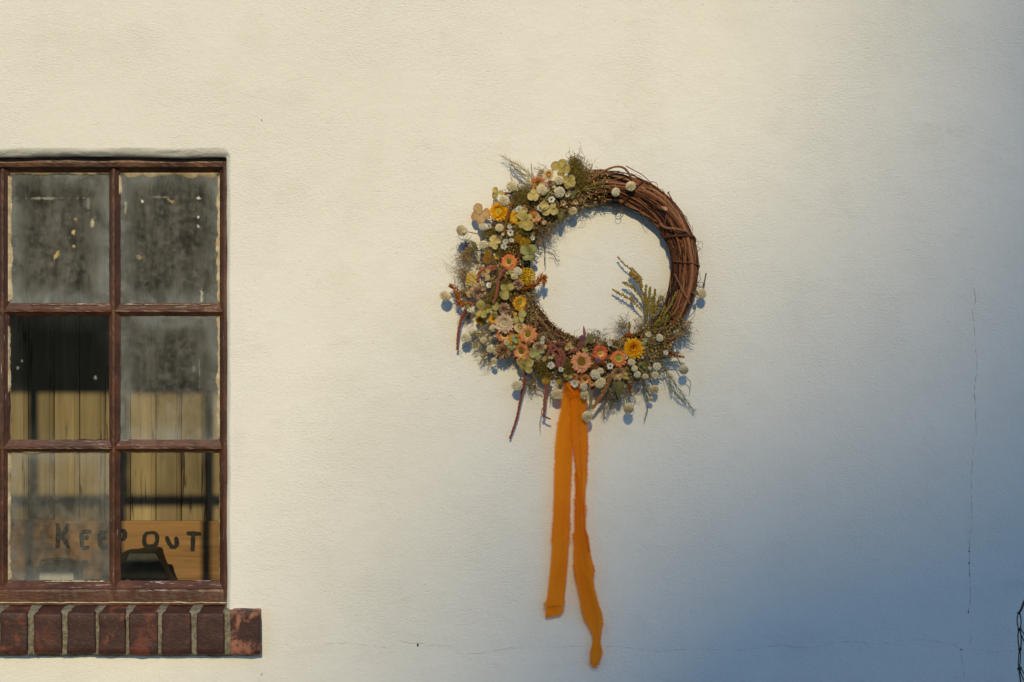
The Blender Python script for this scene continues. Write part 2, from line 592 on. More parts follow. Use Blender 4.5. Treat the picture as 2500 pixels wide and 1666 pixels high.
def wall_mesh():
    """front face with a rounded edge turning into the window reveal"""
    m = MB()
    hx0, hx1 = (OX0 - 1250) * S, (OX1 - 1250) * S
    hz0, hz1 = ZC + (833 - OB) * S, ZC + (833 - OT) * S
    X0, X1, Z0, Z1 = -6.0, 5.0, 0.0, 4.2
    # hole outline, corner by corner with points along the sides
    def loop(off, rc):
        a, b, c, d = hx0 - off * 0.7, hx1 + off * 0.7, hz0 - off * 0.2, hz1 + off * 1.15
        pts = []
        n = 40
        for cx, cz, a0 in ((b, d, 0), (a, d, 90), (a, c, 180), (b, c, 270)):
            for k in range(7):
                an = R(a0 + 90 * k / 6)
                sx = 1 if a0 in (0, 270) else -1
                sz = 1 if a0 in (0, 90) else -1
                pts.append((cx - sx * rc + rc * math.cos(an), cz - sz * rc + rc * math.sin(an)))
            # straight run to next corner filled later
        # subdivide the straight runs
        out = []
        for i in range(len(pts)):
            p, q = pts[i], pts[(i + 1) % len(pts)]
            L = math.hypot(q[0] - p[0], q[1] - p[1])
            out.append(p)
            if L > 0.2:
                kk = 46
                for s in range(1, kk):
                    out.append((lerp(p[0], q[0], s / kk), lerp(p[1], q[1], s / kk)))
        return out
    prof = []
    rr = 0.016
    for k in range(9):
        f = k / 8
        prof.append((rr * (1 - f) ** 1.15, rr * f ** 1.5))
    prof += [(0.0, 0.03), (0.0, 0.10), (0.0, 0.16)]
    loops = []
    for off, dep in prof:
        lp = loop(off, 0.006 + off * 0.9)
        wob = min(1.0, 1.0)
        L = []
        for (x, z) in lp:
            nz = mnoise.noise(Vector((x * 9, z * 9, dep * 20))) * 0.0030 + mnoise.noise(Vector((x * 40, z * 90, dep * 90))) * 0.0018
            if off > 0.0159:
                nz = 0
            L.append((x + nz * 0.4, dep + (nz * 0.5 if dep > 0.0005 else 0), z + nz))
        loops.append(L)
    n = len(loops[0])
    # outer frame: project each hole point to the rectangle
    outer = []
    cx, cz = (hx0 + hx1) / 2, (hz0 + hz1) / 2
    for (x, y, z) in loops[0]:
        outer.append((x, 0, z))
    # front face made of four rectangles round a slightly bigger hole + ring
    bx0, bx1, bz0, bz1 = hx0 - 0.08, hx1 + 0.08, hz0 - 0.08, hz1 + 0.08
    ring = []
    for (x, y, z) in loops[0]:
        dx = (x - cx) / (hx1 - hx0)
        dz = (z - cz) / (hz1 - hz0)
        s = max(abs(dx) * (hx1 - hx0) / ((bx1 - bx0) / 2), abs(dz) * (hz1 - hz0) / ((bz1 - bz0) / 2))
        ring.append((cx + (x - cx) / s, 0.0, cz + (z - cz) / s))
    vs, fs = [], []
    for L in [ring] + loops:
        vs += L
    for a in range(len(loops)):
        for i in range(n):
            j = (i + 1) % n
            fs.append((a * n + i, (a + 1) * n + i, (a + 1) * n + j, a * n + j))
    m.add(vs, fs)
    for (x0, x1, z0, z1) in ((X0, bx0, Z0, Z1), (bx1, X1, Z0, Z1), (bx0, bx1, Z0, bz0), (bx0, bx1, bz1, Z1)):
        m.add([(x0, 0, z0), (x1, 0, z0), (x1, 0, z1), (x0, 0, z1)], [(0, 1, 2, 3)])
    # thickness: ends and top
    m.add([(X1, 0, Z0), (X1, 0.25, Z0), (X1, 0.25, Z1), (X1, 0, Z1)], [(0, 1, 2, 3)])
    m.add([(X0, 0, Z0), (X0, 0.25, Z0), (X0, 0.25, Z1), (X0, 0, Z1)], [(0, 3, 2, 1)])
    m.add([(X0, 0, Z1), (X1, 0, Z1), (X1, 0.25, Z1), (X0, 0.25, Z1)], [(0, 1, 2, 3)])
    return m


wm = wall_mesh()
wall = wm.build('wall', M_STUCCO, bld, True)
for p in wall.data.polygons:
    if abs(p.normal.y) > 0.9999:
        p.use_smooth = False


def crack(pts, width, mat=M_CRACK, name='crack', seed=0):
    """a hairline opening in the stucco: narrow, broken, uneven band"""
    r = random.Random(seed)
    P = []
    for i in range(len(pts) - 1):
        (x0, y0), (x1, y1) = pts[i], pts[i + 1]
        n = max(2, int(math.hypot(x1 - x0, y1 - y0) / 7))
        for k in range(n):
            f = k / n
            P.append((lerp(x0, x1, f) + r.uniform(-1.3, 1.3), lerp(y0, y1, f) + r.uniform(-1.3, 1.3)))
    P.append(pts[-1])
    m = MB()
    vs, fs = [], []
    for i, (x, y) in enumerate(P):
        a = P[max(i - 1, 0)]
        b = P[min(i + 1, len(P) - 1)]
        dx, dy = b[0] - a[0], b[1] - a[1]
        L = math.hypot(dx, dy) or 1
        nx, ny = -dy / L, dx / L
        w = 0.55 * width * r.uniform(0.2, 1.25)
        if r.random() < 0.28:
            w *= 0.1
        if i in (0, len(P) - 1):
            w *= 0.1
        vs += [W(x + nx * w, y + ny * w, 0.0006), W(x - nx * w, y - ny * w, 0.0006)]
    for i in range(len(P) - 1):
        fs.append((2 * i, 2 * i + 1, 2 * i + 3, 2 * i + 2))
    m.add(vs, fs)
    m.build(name, mat, wall)


def z7(X, Y): return (2300 + X / 2.24, 700 + Y / 2.24)
def z6(X, Y): return (2250 + X / 4.284, 1300 + Y / 4.284)
def z8(X, Y): return (900 + X / 4.706, 1450 + Y / 4.706)
def zH(X, Y): return (1280 + X / 4.354, 1280 + Y / 4.354)


crack([z7(*p) for p in ((172, 0), (185, 70), (165, 130), (180, 250), (185, 350), (192, 460), (177, 550), (182, 700), (185, 800),
                        (165, 930), (160, 1050), (163, 1200), (165, 1280), (155, 1350), (148, 1450))]
      + [z6(*p) for p in ((495, 150), (500, 300), (505, 420), (512, 650), (500, 770), (488, 850))], 1.0, seed=1)
crack([z6(500, 1020), z6(515, 1100), z6(505, 1180)], 0.8, seed=2)
crack([(775, 1575), (840, 1570)] + [z8(*p) for p in ((0, 590), (220, 625), (355, 540), (480, 572), (640, 565), (690, 600), (860, 590), (930, 605), (1070, 690),
                        (1300, 685), (1400, 660), (1600, 630), (1780, 605), (1900, 625), (2060, 615), (2200, 625), (2300, 600))]
      + [zH(*p) for p in ((480, 1300), (600, 1302), (700, 1290), (820, 1295), (880, 1300), (960, 1298), (1045, 1310))]
      + [(1600, 1590), (1700, 1584), (1800, 1588), (1900, 1576), (1980, 1582), (2060, 1566), (2150, 1572), (2250, 1560)]
      + [z6(*p) for p in ((60, 1130), (150, 1140), (350, 1175), (412, 1230), (500, 1235), (600, 1222), (720, 1265), (850, 1235), (1000, 1250))], 0.6, seed=3)
crack([z6(*p) for p in ((412, 1230), (420, 1350), (435, 1450), (447, 1600), (450, 1900))], 1.2, seed=4)
for (x, y, rx, ry) in ((1020, 1575, 2.4, 4.2), (2346.5, 1586.5, 2.2, 1.9), (2364, 1494, 1.5, 4.0), (2366, 1347, 1.6, 2.2), (2365, 1375, 1.0, 2.5), (2367, 1402, 0.9, 3.2)):
    m = MB()
    c = [W(x, y, 0.0009)]
    for k in range(9):
        an = 2 * math.pi * k / 9
        f = rnd.uniform(0.7, 1.25)
        c.append(W(x + rx * f * math.cos(an), y + ry * f * math.sin(an), 0.0007))
    m.add(c, [(0, 1 + (k + 1) % 9, 1 + k) for k in range(9)])
    m.build('pit', M_PIT, wall)

# ---- window -------------------------------------------------------
YF = 0.026        # depth of the frame face behind the wall face
YR = 0.034        # ridge of the glazing bars
YG = 0.047        # glass
win = empty('window', (0, 0, 0), bld)


def X(px): return (px - 1250) * S
def Zp(py): return ZC + (833 - py) * S


def bar(name, p0, p1, prof, mat, horiz, seed):
    """extrude an uneven profile (offset px across, depth) between two pixel stations along an axis"""
    r = random.Random(seed)
    n = max(8, int(abs(p1 - p0) / 12))
    m = MB()
    vs, fs = [], []
    k = len(prof)
    for i in range(n + 1):
        t = lerp(p0, p1, i / n)
        for j, (off, dep) in enumerate(prof):
            jit = mnoise.noise(Vector((t * 0.05, j * 3.3, seed * 1.7))) * 1.3 + r.uniform(-0.35, 0.35)
            if j in (0, k - 1):
                jit *= 1.7
            dj = mnoise.noise(Vector((t * 0.08, j * 5.1, seed * 2.9))) * 0.0008
            if horiz:
                vs.append((X(t), dep + dj, Zp(off + jit)))
            else:
                vs.append((X(off + jit), dep + dj, Zp(t)))
    for i in range(n):
        for j in range(k - 1):
            a = i * k + j
            fs.append((a, a + 1, a + k + 1, a + k) if horiz else (a, a + k, a + k + 1, a + 1))
    m.add(vs, fs)
    return m.build(name, mat, win, False)


COLS = [-554, -280, -6, 268]          # left jamb inner, bar, bar, bar centres; right jamb inner 528
# outer frame (each member its own piece)
def rail(c, half=15.5, ridge=3.2):
    return [(c - half, YG + 0.004), (c - half, YG - 0.0015), (c - ridge - 2, YR + 0.003), (c - ridge, YR), (c + ridge, YR),
            (c + ridge + 2, YR + 0.003), (c + half, YG - 0.0015), (c + half, YG + 0.004)]


bar('frame_top', OX0, 552, [(374, YF + 0.02), (374, YF + 0.006), (394, YF + 0.004), (396, YF), (404, YF + 0.001), (407, YF + 0.008), (417, YG - 0.002), (419, YG + 0.004)], M_PAINT_H, True, 1)
bar('frame_bottom', OX0, 552, [(1425, YG + 0.004), (1426, YG - 0.002), (1442, YF + 0.007), (1445, YF + 0.002), (1449, YF), (1482, YF - 0.001), (1486, YF + 0.02)], M_PAINT_H, True, 2)
bar('frame_side', 392, 1486, [(526, YG + 0.004), (527, YG - 0.002), (537, YF + 0.007), (539.5, YF + 0.001), (543, YF - 0.001), (549, YF + 0.000), (552, YF + 0.004), (553, YF + 0.02)], M_PAINT_V, False, 3)
bar('frame_side', 392, 1486, [(-582, YF + 0.02), (-581, YF + 0.004), (-577, YF), (-569, YF), (-566, YF + 0.007), (-556, YG - 0.002), (-555, YG + 0.004)], M_PAINT_V, False, 4)
for i, c in enumerate((268, -6, -280)):
    bar('glazing_bar', 404, 1446, rail(c, 14.0, 3.0), M_PAINT_V, False, 10 + i)
for i, c in enumerate((756, 1094)):
    bar('glazing_bar', OX0 + 14, 540, [(c - 17, YG + 0.004), (c - 17, YG - 0.0015), (c - 1, YR + 0.0035), (c + 1, YR + 0.001), (c + 5, YR + 0.001),
                                    (c + 7, YR + 0.004), (c + 15, YG - 0.0015), (c + 15, YG + 0.004)], M_PAINT_H, True, 20 + i)

rows = [(417, 740), (770, 1078), (1108, 1426)]
colx = [(-555, -293), (-267, -19), (7, 255), (281, 527)]
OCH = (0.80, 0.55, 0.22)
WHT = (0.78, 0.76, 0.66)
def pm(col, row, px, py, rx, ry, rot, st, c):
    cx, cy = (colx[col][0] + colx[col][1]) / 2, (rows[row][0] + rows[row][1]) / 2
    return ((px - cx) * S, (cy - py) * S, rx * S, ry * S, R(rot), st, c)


marks = {  # upper-pane reflections painted into the film as ochre and white spots and lines
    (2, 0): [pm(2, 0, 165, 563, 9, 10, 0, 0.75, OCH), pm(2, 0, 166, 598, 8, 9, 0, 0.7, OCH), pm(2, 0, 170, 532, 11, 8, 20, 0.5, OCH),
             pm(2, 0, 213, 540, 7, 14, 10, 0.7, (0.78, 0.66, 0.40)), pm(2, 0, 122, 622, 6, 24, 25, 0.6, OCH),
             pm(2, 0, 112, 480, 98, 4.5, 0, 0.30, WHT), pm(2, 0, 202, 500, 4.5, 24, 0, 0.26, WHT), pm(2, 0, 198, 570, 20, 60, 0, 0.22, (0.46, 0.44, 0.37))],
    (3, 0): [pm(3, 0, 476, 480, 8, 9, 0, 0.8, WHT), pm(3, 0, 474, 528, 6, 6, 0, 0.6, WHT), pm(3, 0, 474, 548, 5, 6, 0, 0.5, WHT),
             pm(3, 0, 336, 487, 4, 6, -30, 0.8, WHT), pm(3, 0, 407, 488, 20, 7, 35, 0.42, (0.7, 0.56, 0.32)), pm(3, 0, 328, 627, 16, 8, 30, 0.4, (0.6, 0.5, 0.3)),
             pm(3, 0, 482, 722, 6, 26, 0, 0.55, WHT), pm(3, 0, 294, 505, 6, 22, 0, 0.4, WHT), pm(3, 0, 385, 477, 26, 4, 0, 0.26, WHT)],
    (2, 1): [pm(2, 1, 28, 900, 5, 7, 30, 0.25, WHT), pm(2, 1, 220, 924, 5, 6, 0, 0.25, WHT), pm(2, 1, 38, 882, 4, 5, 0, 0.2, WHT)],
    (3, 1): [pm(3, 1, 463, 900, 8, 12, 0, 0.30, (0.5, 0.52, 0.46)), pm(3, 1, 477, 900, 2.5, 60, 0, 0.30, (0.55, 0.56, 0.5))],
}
# dust per pane: amount, edge film; unseen left panes thickened to dim the sign
DUST = {(1, 1): (0.78, 0.2), (0, 1): (0.7, 0.2), (2, 0): (0.185, 0.20), (3, 0): (0.18, 0.19), (2, 1): (0.004, 0.03), (3, 1): (0.165, 0.22), (2, 2): (0.135, 0.12), (3, 2): (0.006, 0.02)}
for ci in range(4):
    for ri in range(3):
        x0, x1 = colx[ci]
        y0, y1 = rows[ri]
        hx, hz = (x1 - x0) / 2 * S, (y1 - y0) / 2 * S
        am, ed = DUST.get((ci, ri), (0.06 + 0.03 * ((ci + ri) % 2), 0.1))
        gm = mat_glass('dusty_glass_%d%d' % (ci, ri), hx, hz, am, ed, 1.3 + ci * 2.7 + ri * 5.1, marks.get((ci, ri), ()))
        m = MB()
        n = 6
        vs = [(lerp(-hx - 0.003, hx + 0.003, i / n), 0, lerp(-hz - 0.003, hz + 0.003, j / n)) for j in range(n + 1) for i in range(n + 1)]
        fs = [(j * (n + 1) + i, j * (n + 1) + i + 1, (j + 1) * (n + 1) + i + 1, (j + 1) * (n + 1) + i) for j in range(n) for i in range(n)]
        m.add(vs, fs)
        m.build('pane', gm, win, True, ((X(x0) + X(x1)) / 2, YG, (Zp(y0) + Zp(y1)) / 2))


def putty(side, a0, a1, edge, wmin, wmax, seed):
    """bare putty along a pane edge: irregular lumpy wedge; edge is the bar side in px, sign of width gives direction"""
    m = MB()
    n = max(8, int(abs(a1 - a0) / 5))
    vs, fs = [], []
    for i in range(n + 1):
        t = lerp(a0, a1, i / n)
        w = lerp(wmin, wmax, 0.5 + 0.5 * mnoise.noise(Vector((t * 0.03, seed * 7.7, 0)))) + mnoise.noise(Vector((t * 0.16, seed * 3.1, 4))) * 2.6
        w *= 0.55 + 0.75 * abs(mnoise.noise(Vector((t * 0.021, seed * 5.3, 8)))) * 1.5
        if i in (0, n):
            w *= 0.3
        e = edge - (1.5 if wmax > 0 else -1.5)
        for off, dep in ((0, YG - 0.0065), (0.45, YG - 0.0048), (1.0, YG - 0.0004)):
            q = e + w * off + mnoise.noise(Vector((t * 0.2, seed, off * 9))) * 0.7
            d = dep + mnoise.noise(Vector((t * 0.25, seed * 2, off * 5))) * 0.0006
            vs.append((X(q), d, Zp(t)) if side == 'v' else (X(t), d, Zp(q)))
    for i in range(n):
        for j in range(2):
            a = i * 3 + j
            fs.append((a, a + 1, a + 4, a + 3))
    m.add(vs, fs)
    m.build('putty', M_PUTTY, win, True)


putty('v', 425, 735, 7, 8, 12, 1)          # top left pane, left
putty('h', 10, 256, 419, 4, 10, 2)
putty('h', 284, 524, 419, 7, 16, 3)        # top right pane, top and right
putty('v', 424, 738, 527, -6, -13, 4)
putty('v', 424, 470, 281, 4, 11, 5)
putty('v', 795, 960, 7, 4, 7, 6)           # middle left
putty('v', 772, 1074, 527, -7, -12, 7)     # middle right
putty('v', 1110, 1424, 7, 4, 8, 8)         # lower left
putty('h', 12, 250, 1108, 2, 6, 9)
putty('h', 284, 520, 1108, 2, 5, 10)
putty('v', 1180, 1424, 527, -1.5, -4, 11)
putty('h', 95, 245, 1426, -1, -4, 12)
putty('h', 60, 250, 742, -0.5, -2.5, 13)
putty('h', 284, 520, 742, -0.5, -3, 14)

# dark header boards behind the frame so no light leaks round it
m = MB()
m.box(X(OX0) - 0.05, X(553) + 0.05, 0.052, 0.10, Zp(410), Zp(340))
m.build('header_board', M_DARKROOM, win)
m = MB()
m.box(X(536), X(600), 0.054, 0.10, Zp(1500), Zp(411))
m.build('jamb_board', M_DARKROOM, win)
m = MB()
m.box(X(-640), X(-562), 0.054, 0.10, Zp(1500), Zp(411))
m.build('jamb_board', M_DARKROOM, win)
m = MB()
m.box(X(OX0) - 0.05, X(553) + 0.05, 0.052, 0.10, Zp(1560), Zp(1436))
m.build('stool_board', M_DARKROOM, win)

# ---- brick sill ---------------------------------------------------
sill = empty('brick_sill', (0, 0, 0), bld)
BX = [(-548, -484), (-467, -402), (-385, -320), (-303, -238), (-221, -156), (-139, -74), (-72 + 0, -8),
      (10, 74), (92, 157), (173, 238), (249, 311), (323, 389), (402, 470), (487, 551), (569, 637)]
BC = [(0.20, 0.06, 0.03)] * 7 + [(0.22, 0.062, 0.035), (0.13, 0.040, 0.022), (0.085, 0.034, 0.030), (0.24, 0.072, 0.030), (0.17, 0.045, 0.030),
      (0.125, 0.040, 0.028), (0.085, 0.032, 0.026), (0.34, 0.135, 0.085)]


def brick(x0, x1, col, last, seed):
    r = random.Random(seed)
    # cross-section outline in (depth, z): sloping top, worn rounded front edge, front face, bottom
    yb = 0.060
    yf = -0.026 + r.uniform(-0.002, 0.002)
    zt_back, zt_front = Zp(1478), Zp(1492 + r.uniform(-2, 2))
    if last:
        zt_back, zt_front = Zp(1482), Zp(1487)
    zb = Zp(1594 + r.uniform(-2, 2))
    rr = 0.0045
    sec = [(yb, zb), (yb, zt_back)]
    for k in range(6):
        sec.append((lerp(yb, yf + rr, (k + 1) / 6), lerp(zt_back, zt_front, (k + 1) / 6)))
    for k in range(1, 4):
        an = R(90 * k / 3)
        sec.append((yf + rr - rr * math.sin(an), zt_front - rr + rr * math.cos(an)))
    for k in range(1, 8):
        sec.append((yf, lerp(zt_front - rr, zb + 0.004, k / 7)))
    sec.append((yf + 0.003, zb + 0.001))
    sec.append((yf + 0.006, zb))
    m = MB()
    n = 9
    xs = [0.0, 0.03, 0.08] + [0.08 + 0.84 * k / (n - 6) for k in range(1, n - 6)] + [0.92, 0.97, 1.0]
    ins = [0.0022, 0.0006, 0.0] + [0.0] * (n - 7) + [0.0, 0.0006, 0.0022]
    vs, fs = [], []
    K = len(sec)
    for i, (f, q) in enumerate(zip(xs, ins)):
        for j, (y, z) in enumerate(sec):
            x = X(lerp(x0 - 1.6, x1 + 1.6, f))
            nn = mnoise.noise(Vector((x * 45, y * 45, z * 45 + seed * 5))) * 0.0022 + mnoise.noise(Vector((x * 140, y * 140, z * 140))) * 0.0008
            yy = y + (q if 1 < j and y < 0.03 else 0) + nn * (1 if j > 1 else 0)
            zz = z - (q if z > zb + 0.05 else 0) + nn * 0.6
            vs.append((x + nn * 0.7, yy, zz))
    for i in range(len(xs) - 1):
        for j in range(K):
            j2 = (j + 1) % K
            fs.append((i * K + j, i * K + j2, (i + 1) * K + j2, (i + 1) * K + j))
    fs.append(tuple(range(K - 1, -1, -1)))
    fs.append(tuple((len(xs) - 1) * K + j for j in range(K)))
    cols = []
    m.add(vs, fs, tuple(c * (1.0 if last else 0.75) for c in col))
    return m.build('brick', M_BRICK, sill, True)


for i, ((a, b), c) in enumerate(zip(BX, BC)):
    o = brick(a, b, c, i == len(BX) - 1, i)
    if i == len(BX) - 1:
        o['label'] = 'end brick, dark above and salmon below'
# mortar joints between the bricks, a little recessed and rough
for i in range(len(BX) - 1):
    x0, x1 = BX[i][1] - 4, BX[i + 1][0] + 4
    m = MB()
    vs, fs = [], []
    sec = []
    zt = 1486 if i < len(BX) - 2 else 1486
    pts = [(0.055, 1479), (0.03, 1482), (0.0, 1487), (-0.014, 1491), (-0.0205, 1497)] + [(-0.0215, 1497 + 98 * k / 12) for k in range(1, 13)] + [(-0.012, 1597), (0.03, 1597)]
    n = 6
    for a in range(n + 1):
        for (y, py) in pts:
            x = X(lerp(x0, x1, a / n))
            z = Zp(py)
            nn = mnoise.noise(Vector((x * 60, y * 30, z * 60))) * 0.0035 + mnoise.noise(Vector((x * 190, y * 60, z * 190 + 3))) * 0.0014
            dip = 0.0015 * (1 - (2 * a / n - 1) ** 2)
            vs.append((x, y + nn + dip, z - nn * 0.4))
    K = len(pts)
    for a in range(n):
        for j in range(K - 1):
            fs.append((a * K + j, a * K + j + 1, (a + 1) * K + j + 1, (a + 1) * K + j))
    m.add(vs, fs)
    m.build('mortar_joint', M_MORTAR, sill, True)
m = MB()      # smeared bed of mortar under and round the end of the sill
vs, fs = [], []
n = 120
for i in range(n + 1):
    x = lerp(-560, 635, i / n)
    w = 5 + 4 * mnoise.noise(Vector((x * 0.02, 3, 1))) + 2.5 * mnoise.noise(Vector((x * 0.11, 9, 1)))
    vs += [(X(x), -0.016, Zp(1590)), (X(x), -0.013, Zp(1595 + w * 0.6)), (X(x), -0.0005, Zp(1597 + max(w, 1)))]
for i in range(n):
    for j in range(2):
        a = i * 3 + j
        fs.append((a, a + 1, a + 4, a + 3))
m.add(vs, fs)
m.build('mortar_bed', M_MORTAR, sill, True)
m = MB()      # bead of pale filler between frame and sill
pts = [(X(lerp(-560, 550, k / 140)), YF - 0.002 + 0.0012 * mnoise.noise(Vector((k * 0.4, 1, 1))), Zp(1476) + 0.0015 * mnoise.noise(Vector((k * 0.3, 7, 1)))) for k in range(141)]
m.tube(pts, [0.0019 * (0.55 + 0.45 * abs(mnoise.noise(Vector((k * 0.35, 2, 5)))) * 2) for k in range(141)], 5)
m.build('filler_bead', M_PUTTY, sill, True)

# ---- the room behind the glass -------------------------------------
YB = 1.0
iw = empty('interior_board_wall', (0, 0, 0), bld)
xb0, xb1 = -3.1, 0.35
zb0, zb1 = 0.55, 3.0
pw = 0.0715
# joints placed so that they fall where the photograph shows them
off = W(380, 900, -YB).x
k0 = int((xb0 - off) / pw) - 1
xp = off + k0 * pw
plank_me = None
while xp < xb1:
    w = pw
    if plank_me is None:
        m = MB()
        # face with a bead and two grooves; profile across x
        prof = [(0.0, 0.012), (0.0012, 0.0035), (0.003, 0.0), (w - 0.0135, 0.0), (w - 0.0118, 0.003), (w - 0.0105, 0.003), (w - 0.0085, 0.0005),
                (w - 0.0055, 0.0005), (w - 0.0035, 0.003), (w - 0.0018, 0.0035), (w - 0.0008, 0.012)]
        vs = [(x, y, zb0) for x, y in prof] + [(x, y, zb1) for x, y in prof]
        K = len(prof)
        m.add(vs, [(j, j + 1, K + j + 1, K + j) for j in range(K - 1)])
        plank_me = m.mesh('plank', M_PLANK)
    o = bpy.data.objects.new('plank', plank_me)
    COL.objects.link(o)
    o.parent = iw
    o.location = (xp, YB + rnd.uniform(-0.0008, 0.0008), 0)
    xp += pw
m = MB()
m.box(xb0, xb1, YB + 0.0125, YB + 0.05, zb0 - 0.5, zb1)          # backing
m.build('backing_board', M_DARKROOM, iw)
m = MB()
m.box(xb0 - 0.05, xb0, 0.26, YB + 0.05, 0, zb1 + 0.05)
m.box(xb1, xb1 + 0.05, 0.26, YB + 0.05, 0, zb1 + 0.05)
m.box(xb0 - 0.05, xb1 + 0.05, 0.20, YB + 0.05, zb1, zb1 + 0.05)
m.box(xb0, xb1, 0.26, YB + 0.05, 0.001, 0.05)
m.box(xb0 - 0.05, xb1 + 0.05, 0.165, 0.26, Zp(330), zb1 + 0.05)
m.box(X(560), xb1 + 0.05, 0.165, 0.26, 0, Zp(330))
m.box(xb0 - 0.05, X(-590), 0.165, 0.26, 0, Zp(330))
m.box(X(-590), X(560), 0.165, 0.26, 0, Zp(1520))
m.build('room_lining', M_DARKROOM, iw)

# workbench under the window, the sign stands on it
ZB = W(0, 1436, -0.96).z
bench = empty('workbench', (-1.2, 0.6, 0.05))
tag(bench, 'dark timber workbench inside the window, carrying the painted sign', 'workbench')
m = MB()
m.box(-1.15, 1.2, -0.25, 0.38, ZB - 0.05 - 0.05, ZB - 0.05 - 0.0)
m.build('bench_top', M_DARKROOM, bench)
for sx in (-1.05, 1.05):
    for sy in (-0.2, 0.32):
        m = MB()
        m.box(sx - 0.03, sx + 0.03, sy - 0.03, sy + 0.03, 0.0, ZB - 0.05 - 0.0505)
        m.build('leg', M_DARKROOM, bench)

# ---- KEEP OUT sign --------------------------------------------------
YS = 0.962
sign = empty('keep_out_sign', (W(280, 1436, -YS).x, YS + 0.01, ZB + 0.0005))
tag(sign, 'brown wooden board hand-lettered KEEP OUT in black behind the lower window panes', 'sign')
sl = Vector(sign.location)
a, b = W(-70, 1272, -YS), W(545, 1436, -YS)
m = MB()
n = 30
vs, fs = [], []
for i in range(n + 1):
    x = lerp(a.x, b.x, i / n) - sl.x
    zt = a.z - sl.z + 0.002 * mnoise.noise(Vector((i * 0.2, 3, 3))) - 0.004 * (i / n - 0.5)
    vs += [(x, YS + 0.018 - sl.y, 0), (x, YS + 0.018 - sl.y, zt), (x, YS + 0.001 - sl.y, zt), (x, YS - sl.y, zt - 0.0015), (x, YS - sl.y, 0)]
for i in range(n):
    for j in range(4):
        q = i * 5 + j
        fs.append((q, q + 1, q + 6, q + 5))
fs += [(4, 3, 2, 1, 0), tuple(n * 5 + k for k in range(5))]
m.add(vs, fs)
board = m.build('board', M_SIGN, sign)


def stroke(m, pts, wid, seed, dep):
    r = random.Random(seed)
    P = spline(pts, max(6, len(pts) * 5))
    vs, fs = [], []
    for i, (x, y) in enumerate(P):
        p, q = P[max(i - 1, 0)], P[min(i + 1, len(P) - 1)]
        dx, dy = q[0] - p[0], q[1] - p[1]
        L = math.hypot(dx, dy) or 1
        w = wid * (0.62 + 0.6 * math.sin(math.pi * (i + 0.8) / (len(P) + 0.6)) ** 0.6) * r.uniform(0.86, 1.12)
        nx, ny = -dy / L * w / 2, dx / L * w / 2
        for s in (1, -1):
            v = W(x + nx * s, y + ny * s, -(YS - 0.0006 - dep)) - sl
            vs.append(v)
    for i in range(len(P) - 1):
        fs.append((2 * i, 2 * i + 1, 2 * i + 3, 2 * i + 2))
    m.add(vs, fs)


def z3(Xq, Yq): return (Xq / 3.92, 1080 + Yq / 3.92)


letters = [
    [[(548, 775), (560, 840), (556, 930), (550, 1015)], [(655, 780), (625, 850), (575, 895)], [(580, 895), (620, 940), (655, 1015)]],
    [[(778, 865), (782, 930), (785, 1010)], [(778, 868), (825, 858), (875, 855)], [(790, 925), (825, 915), (850, 912)], [(785, 1010), (820, 1015), (855, 1005)]],
    [[(952, 868), (955, 930), (958, 1005)], [(952, 868), (995, 858), (1035, 852)], [(958, 925), (990, 918), (1020, 912)], [(958, 1005), (995, 1008), (1030, 1000)]],
    [[(1130, 850), (1134, 930), (1136, 1020)], [(1130, 852), (1185, 850), (1195, 895), (1180, 925), (1138, 935)]],
    [[(1440, 865), (1395, 880), (1380, 930), (1390, 985), (1435, 1000), (1485, 985), (1505, 930), (1490, 875), (1440, 863)]],
    [[(1592, 900), (1615, 960), (1655, 1018)], [(1655, 1018), (1690, 980), (1690, 945), (1682, 905)]],
    [[(1785, 872), (1850, 876), (1925, 878)], [(1848, 885), (1846, 960), (1842, 1045)]],
]
for li, strokes in enumerate(letters):
    m = MB()
    for si, st in enumerate(strokes):
        stroke(m, [z3(*p) for p in st], 9.5 if li != 0 else 10, li * 10 + si, 0.00015 * si)
    m.build('letter', M_LETTER, sign)

# ---- dark bag and small metal box on the bench ----------------------
YBG = 0.80
bag = empty('leather_bag', (W(345, 1436, -YBG).x, YBG, ZB - 0.0))
tag(bag, 'black slumped bag behind the lower right pane, under the word OUT', 'bag')
bl = Vector(bag.location)
out = [(232, 1470), (250, 1410), (285, 1362), (312, 1343), (338, 1341), (362, 1339), (386, 1338), (392, 1350), (399, 1372), (408, 1392), (416, 1406), (424, 1425), (430, 1470)]
def lofted(outline, depth, y0, loc, layers=7):
    m = MB()
    P = [W(x, y, -y0) - loc for x, y in spline(outline, 46)]
    cx = sum(p.x for p in P) / len(P)
    zb = min(p.z for p in P)
    vs, fs = [], []
    K = len(P)
    for l in range(layers):
        t = l / (layers - 1) * 2 - 1
        sc = math.sqrt(max(0.0, 1 - (abs(t) ** 3.0) * 0.35))
        for p in P:
            bul = 0.004 * mnoise.noise(Vector((p.x * 25, t * 2, p.z * 25)))
            vs.append((cx + (p.x - cx) * sc + bul, y0 - loc.y + t * depth / 2, max(0.0, p.z * sc + bul)))
    for l in range(layers - 1):
        for i in range(K - 1):
            fs.append((l * K + i, l * K + i + 1, (l + 1) * K + i + 1, (l + 1) * K + i))
    fs.append(tuple(range(K)))
    fs.append(tuple((layers - 1) * K + i for i in range(K - 1, -1, -1)))
    m.add(vs, fs)
    return m
mm = lofted(out, 0.16, YBG, bl)
zs = min(v[2] for v in mm.v)
mm.build('bag_body', M_BAG, bag, True)
m = MB()
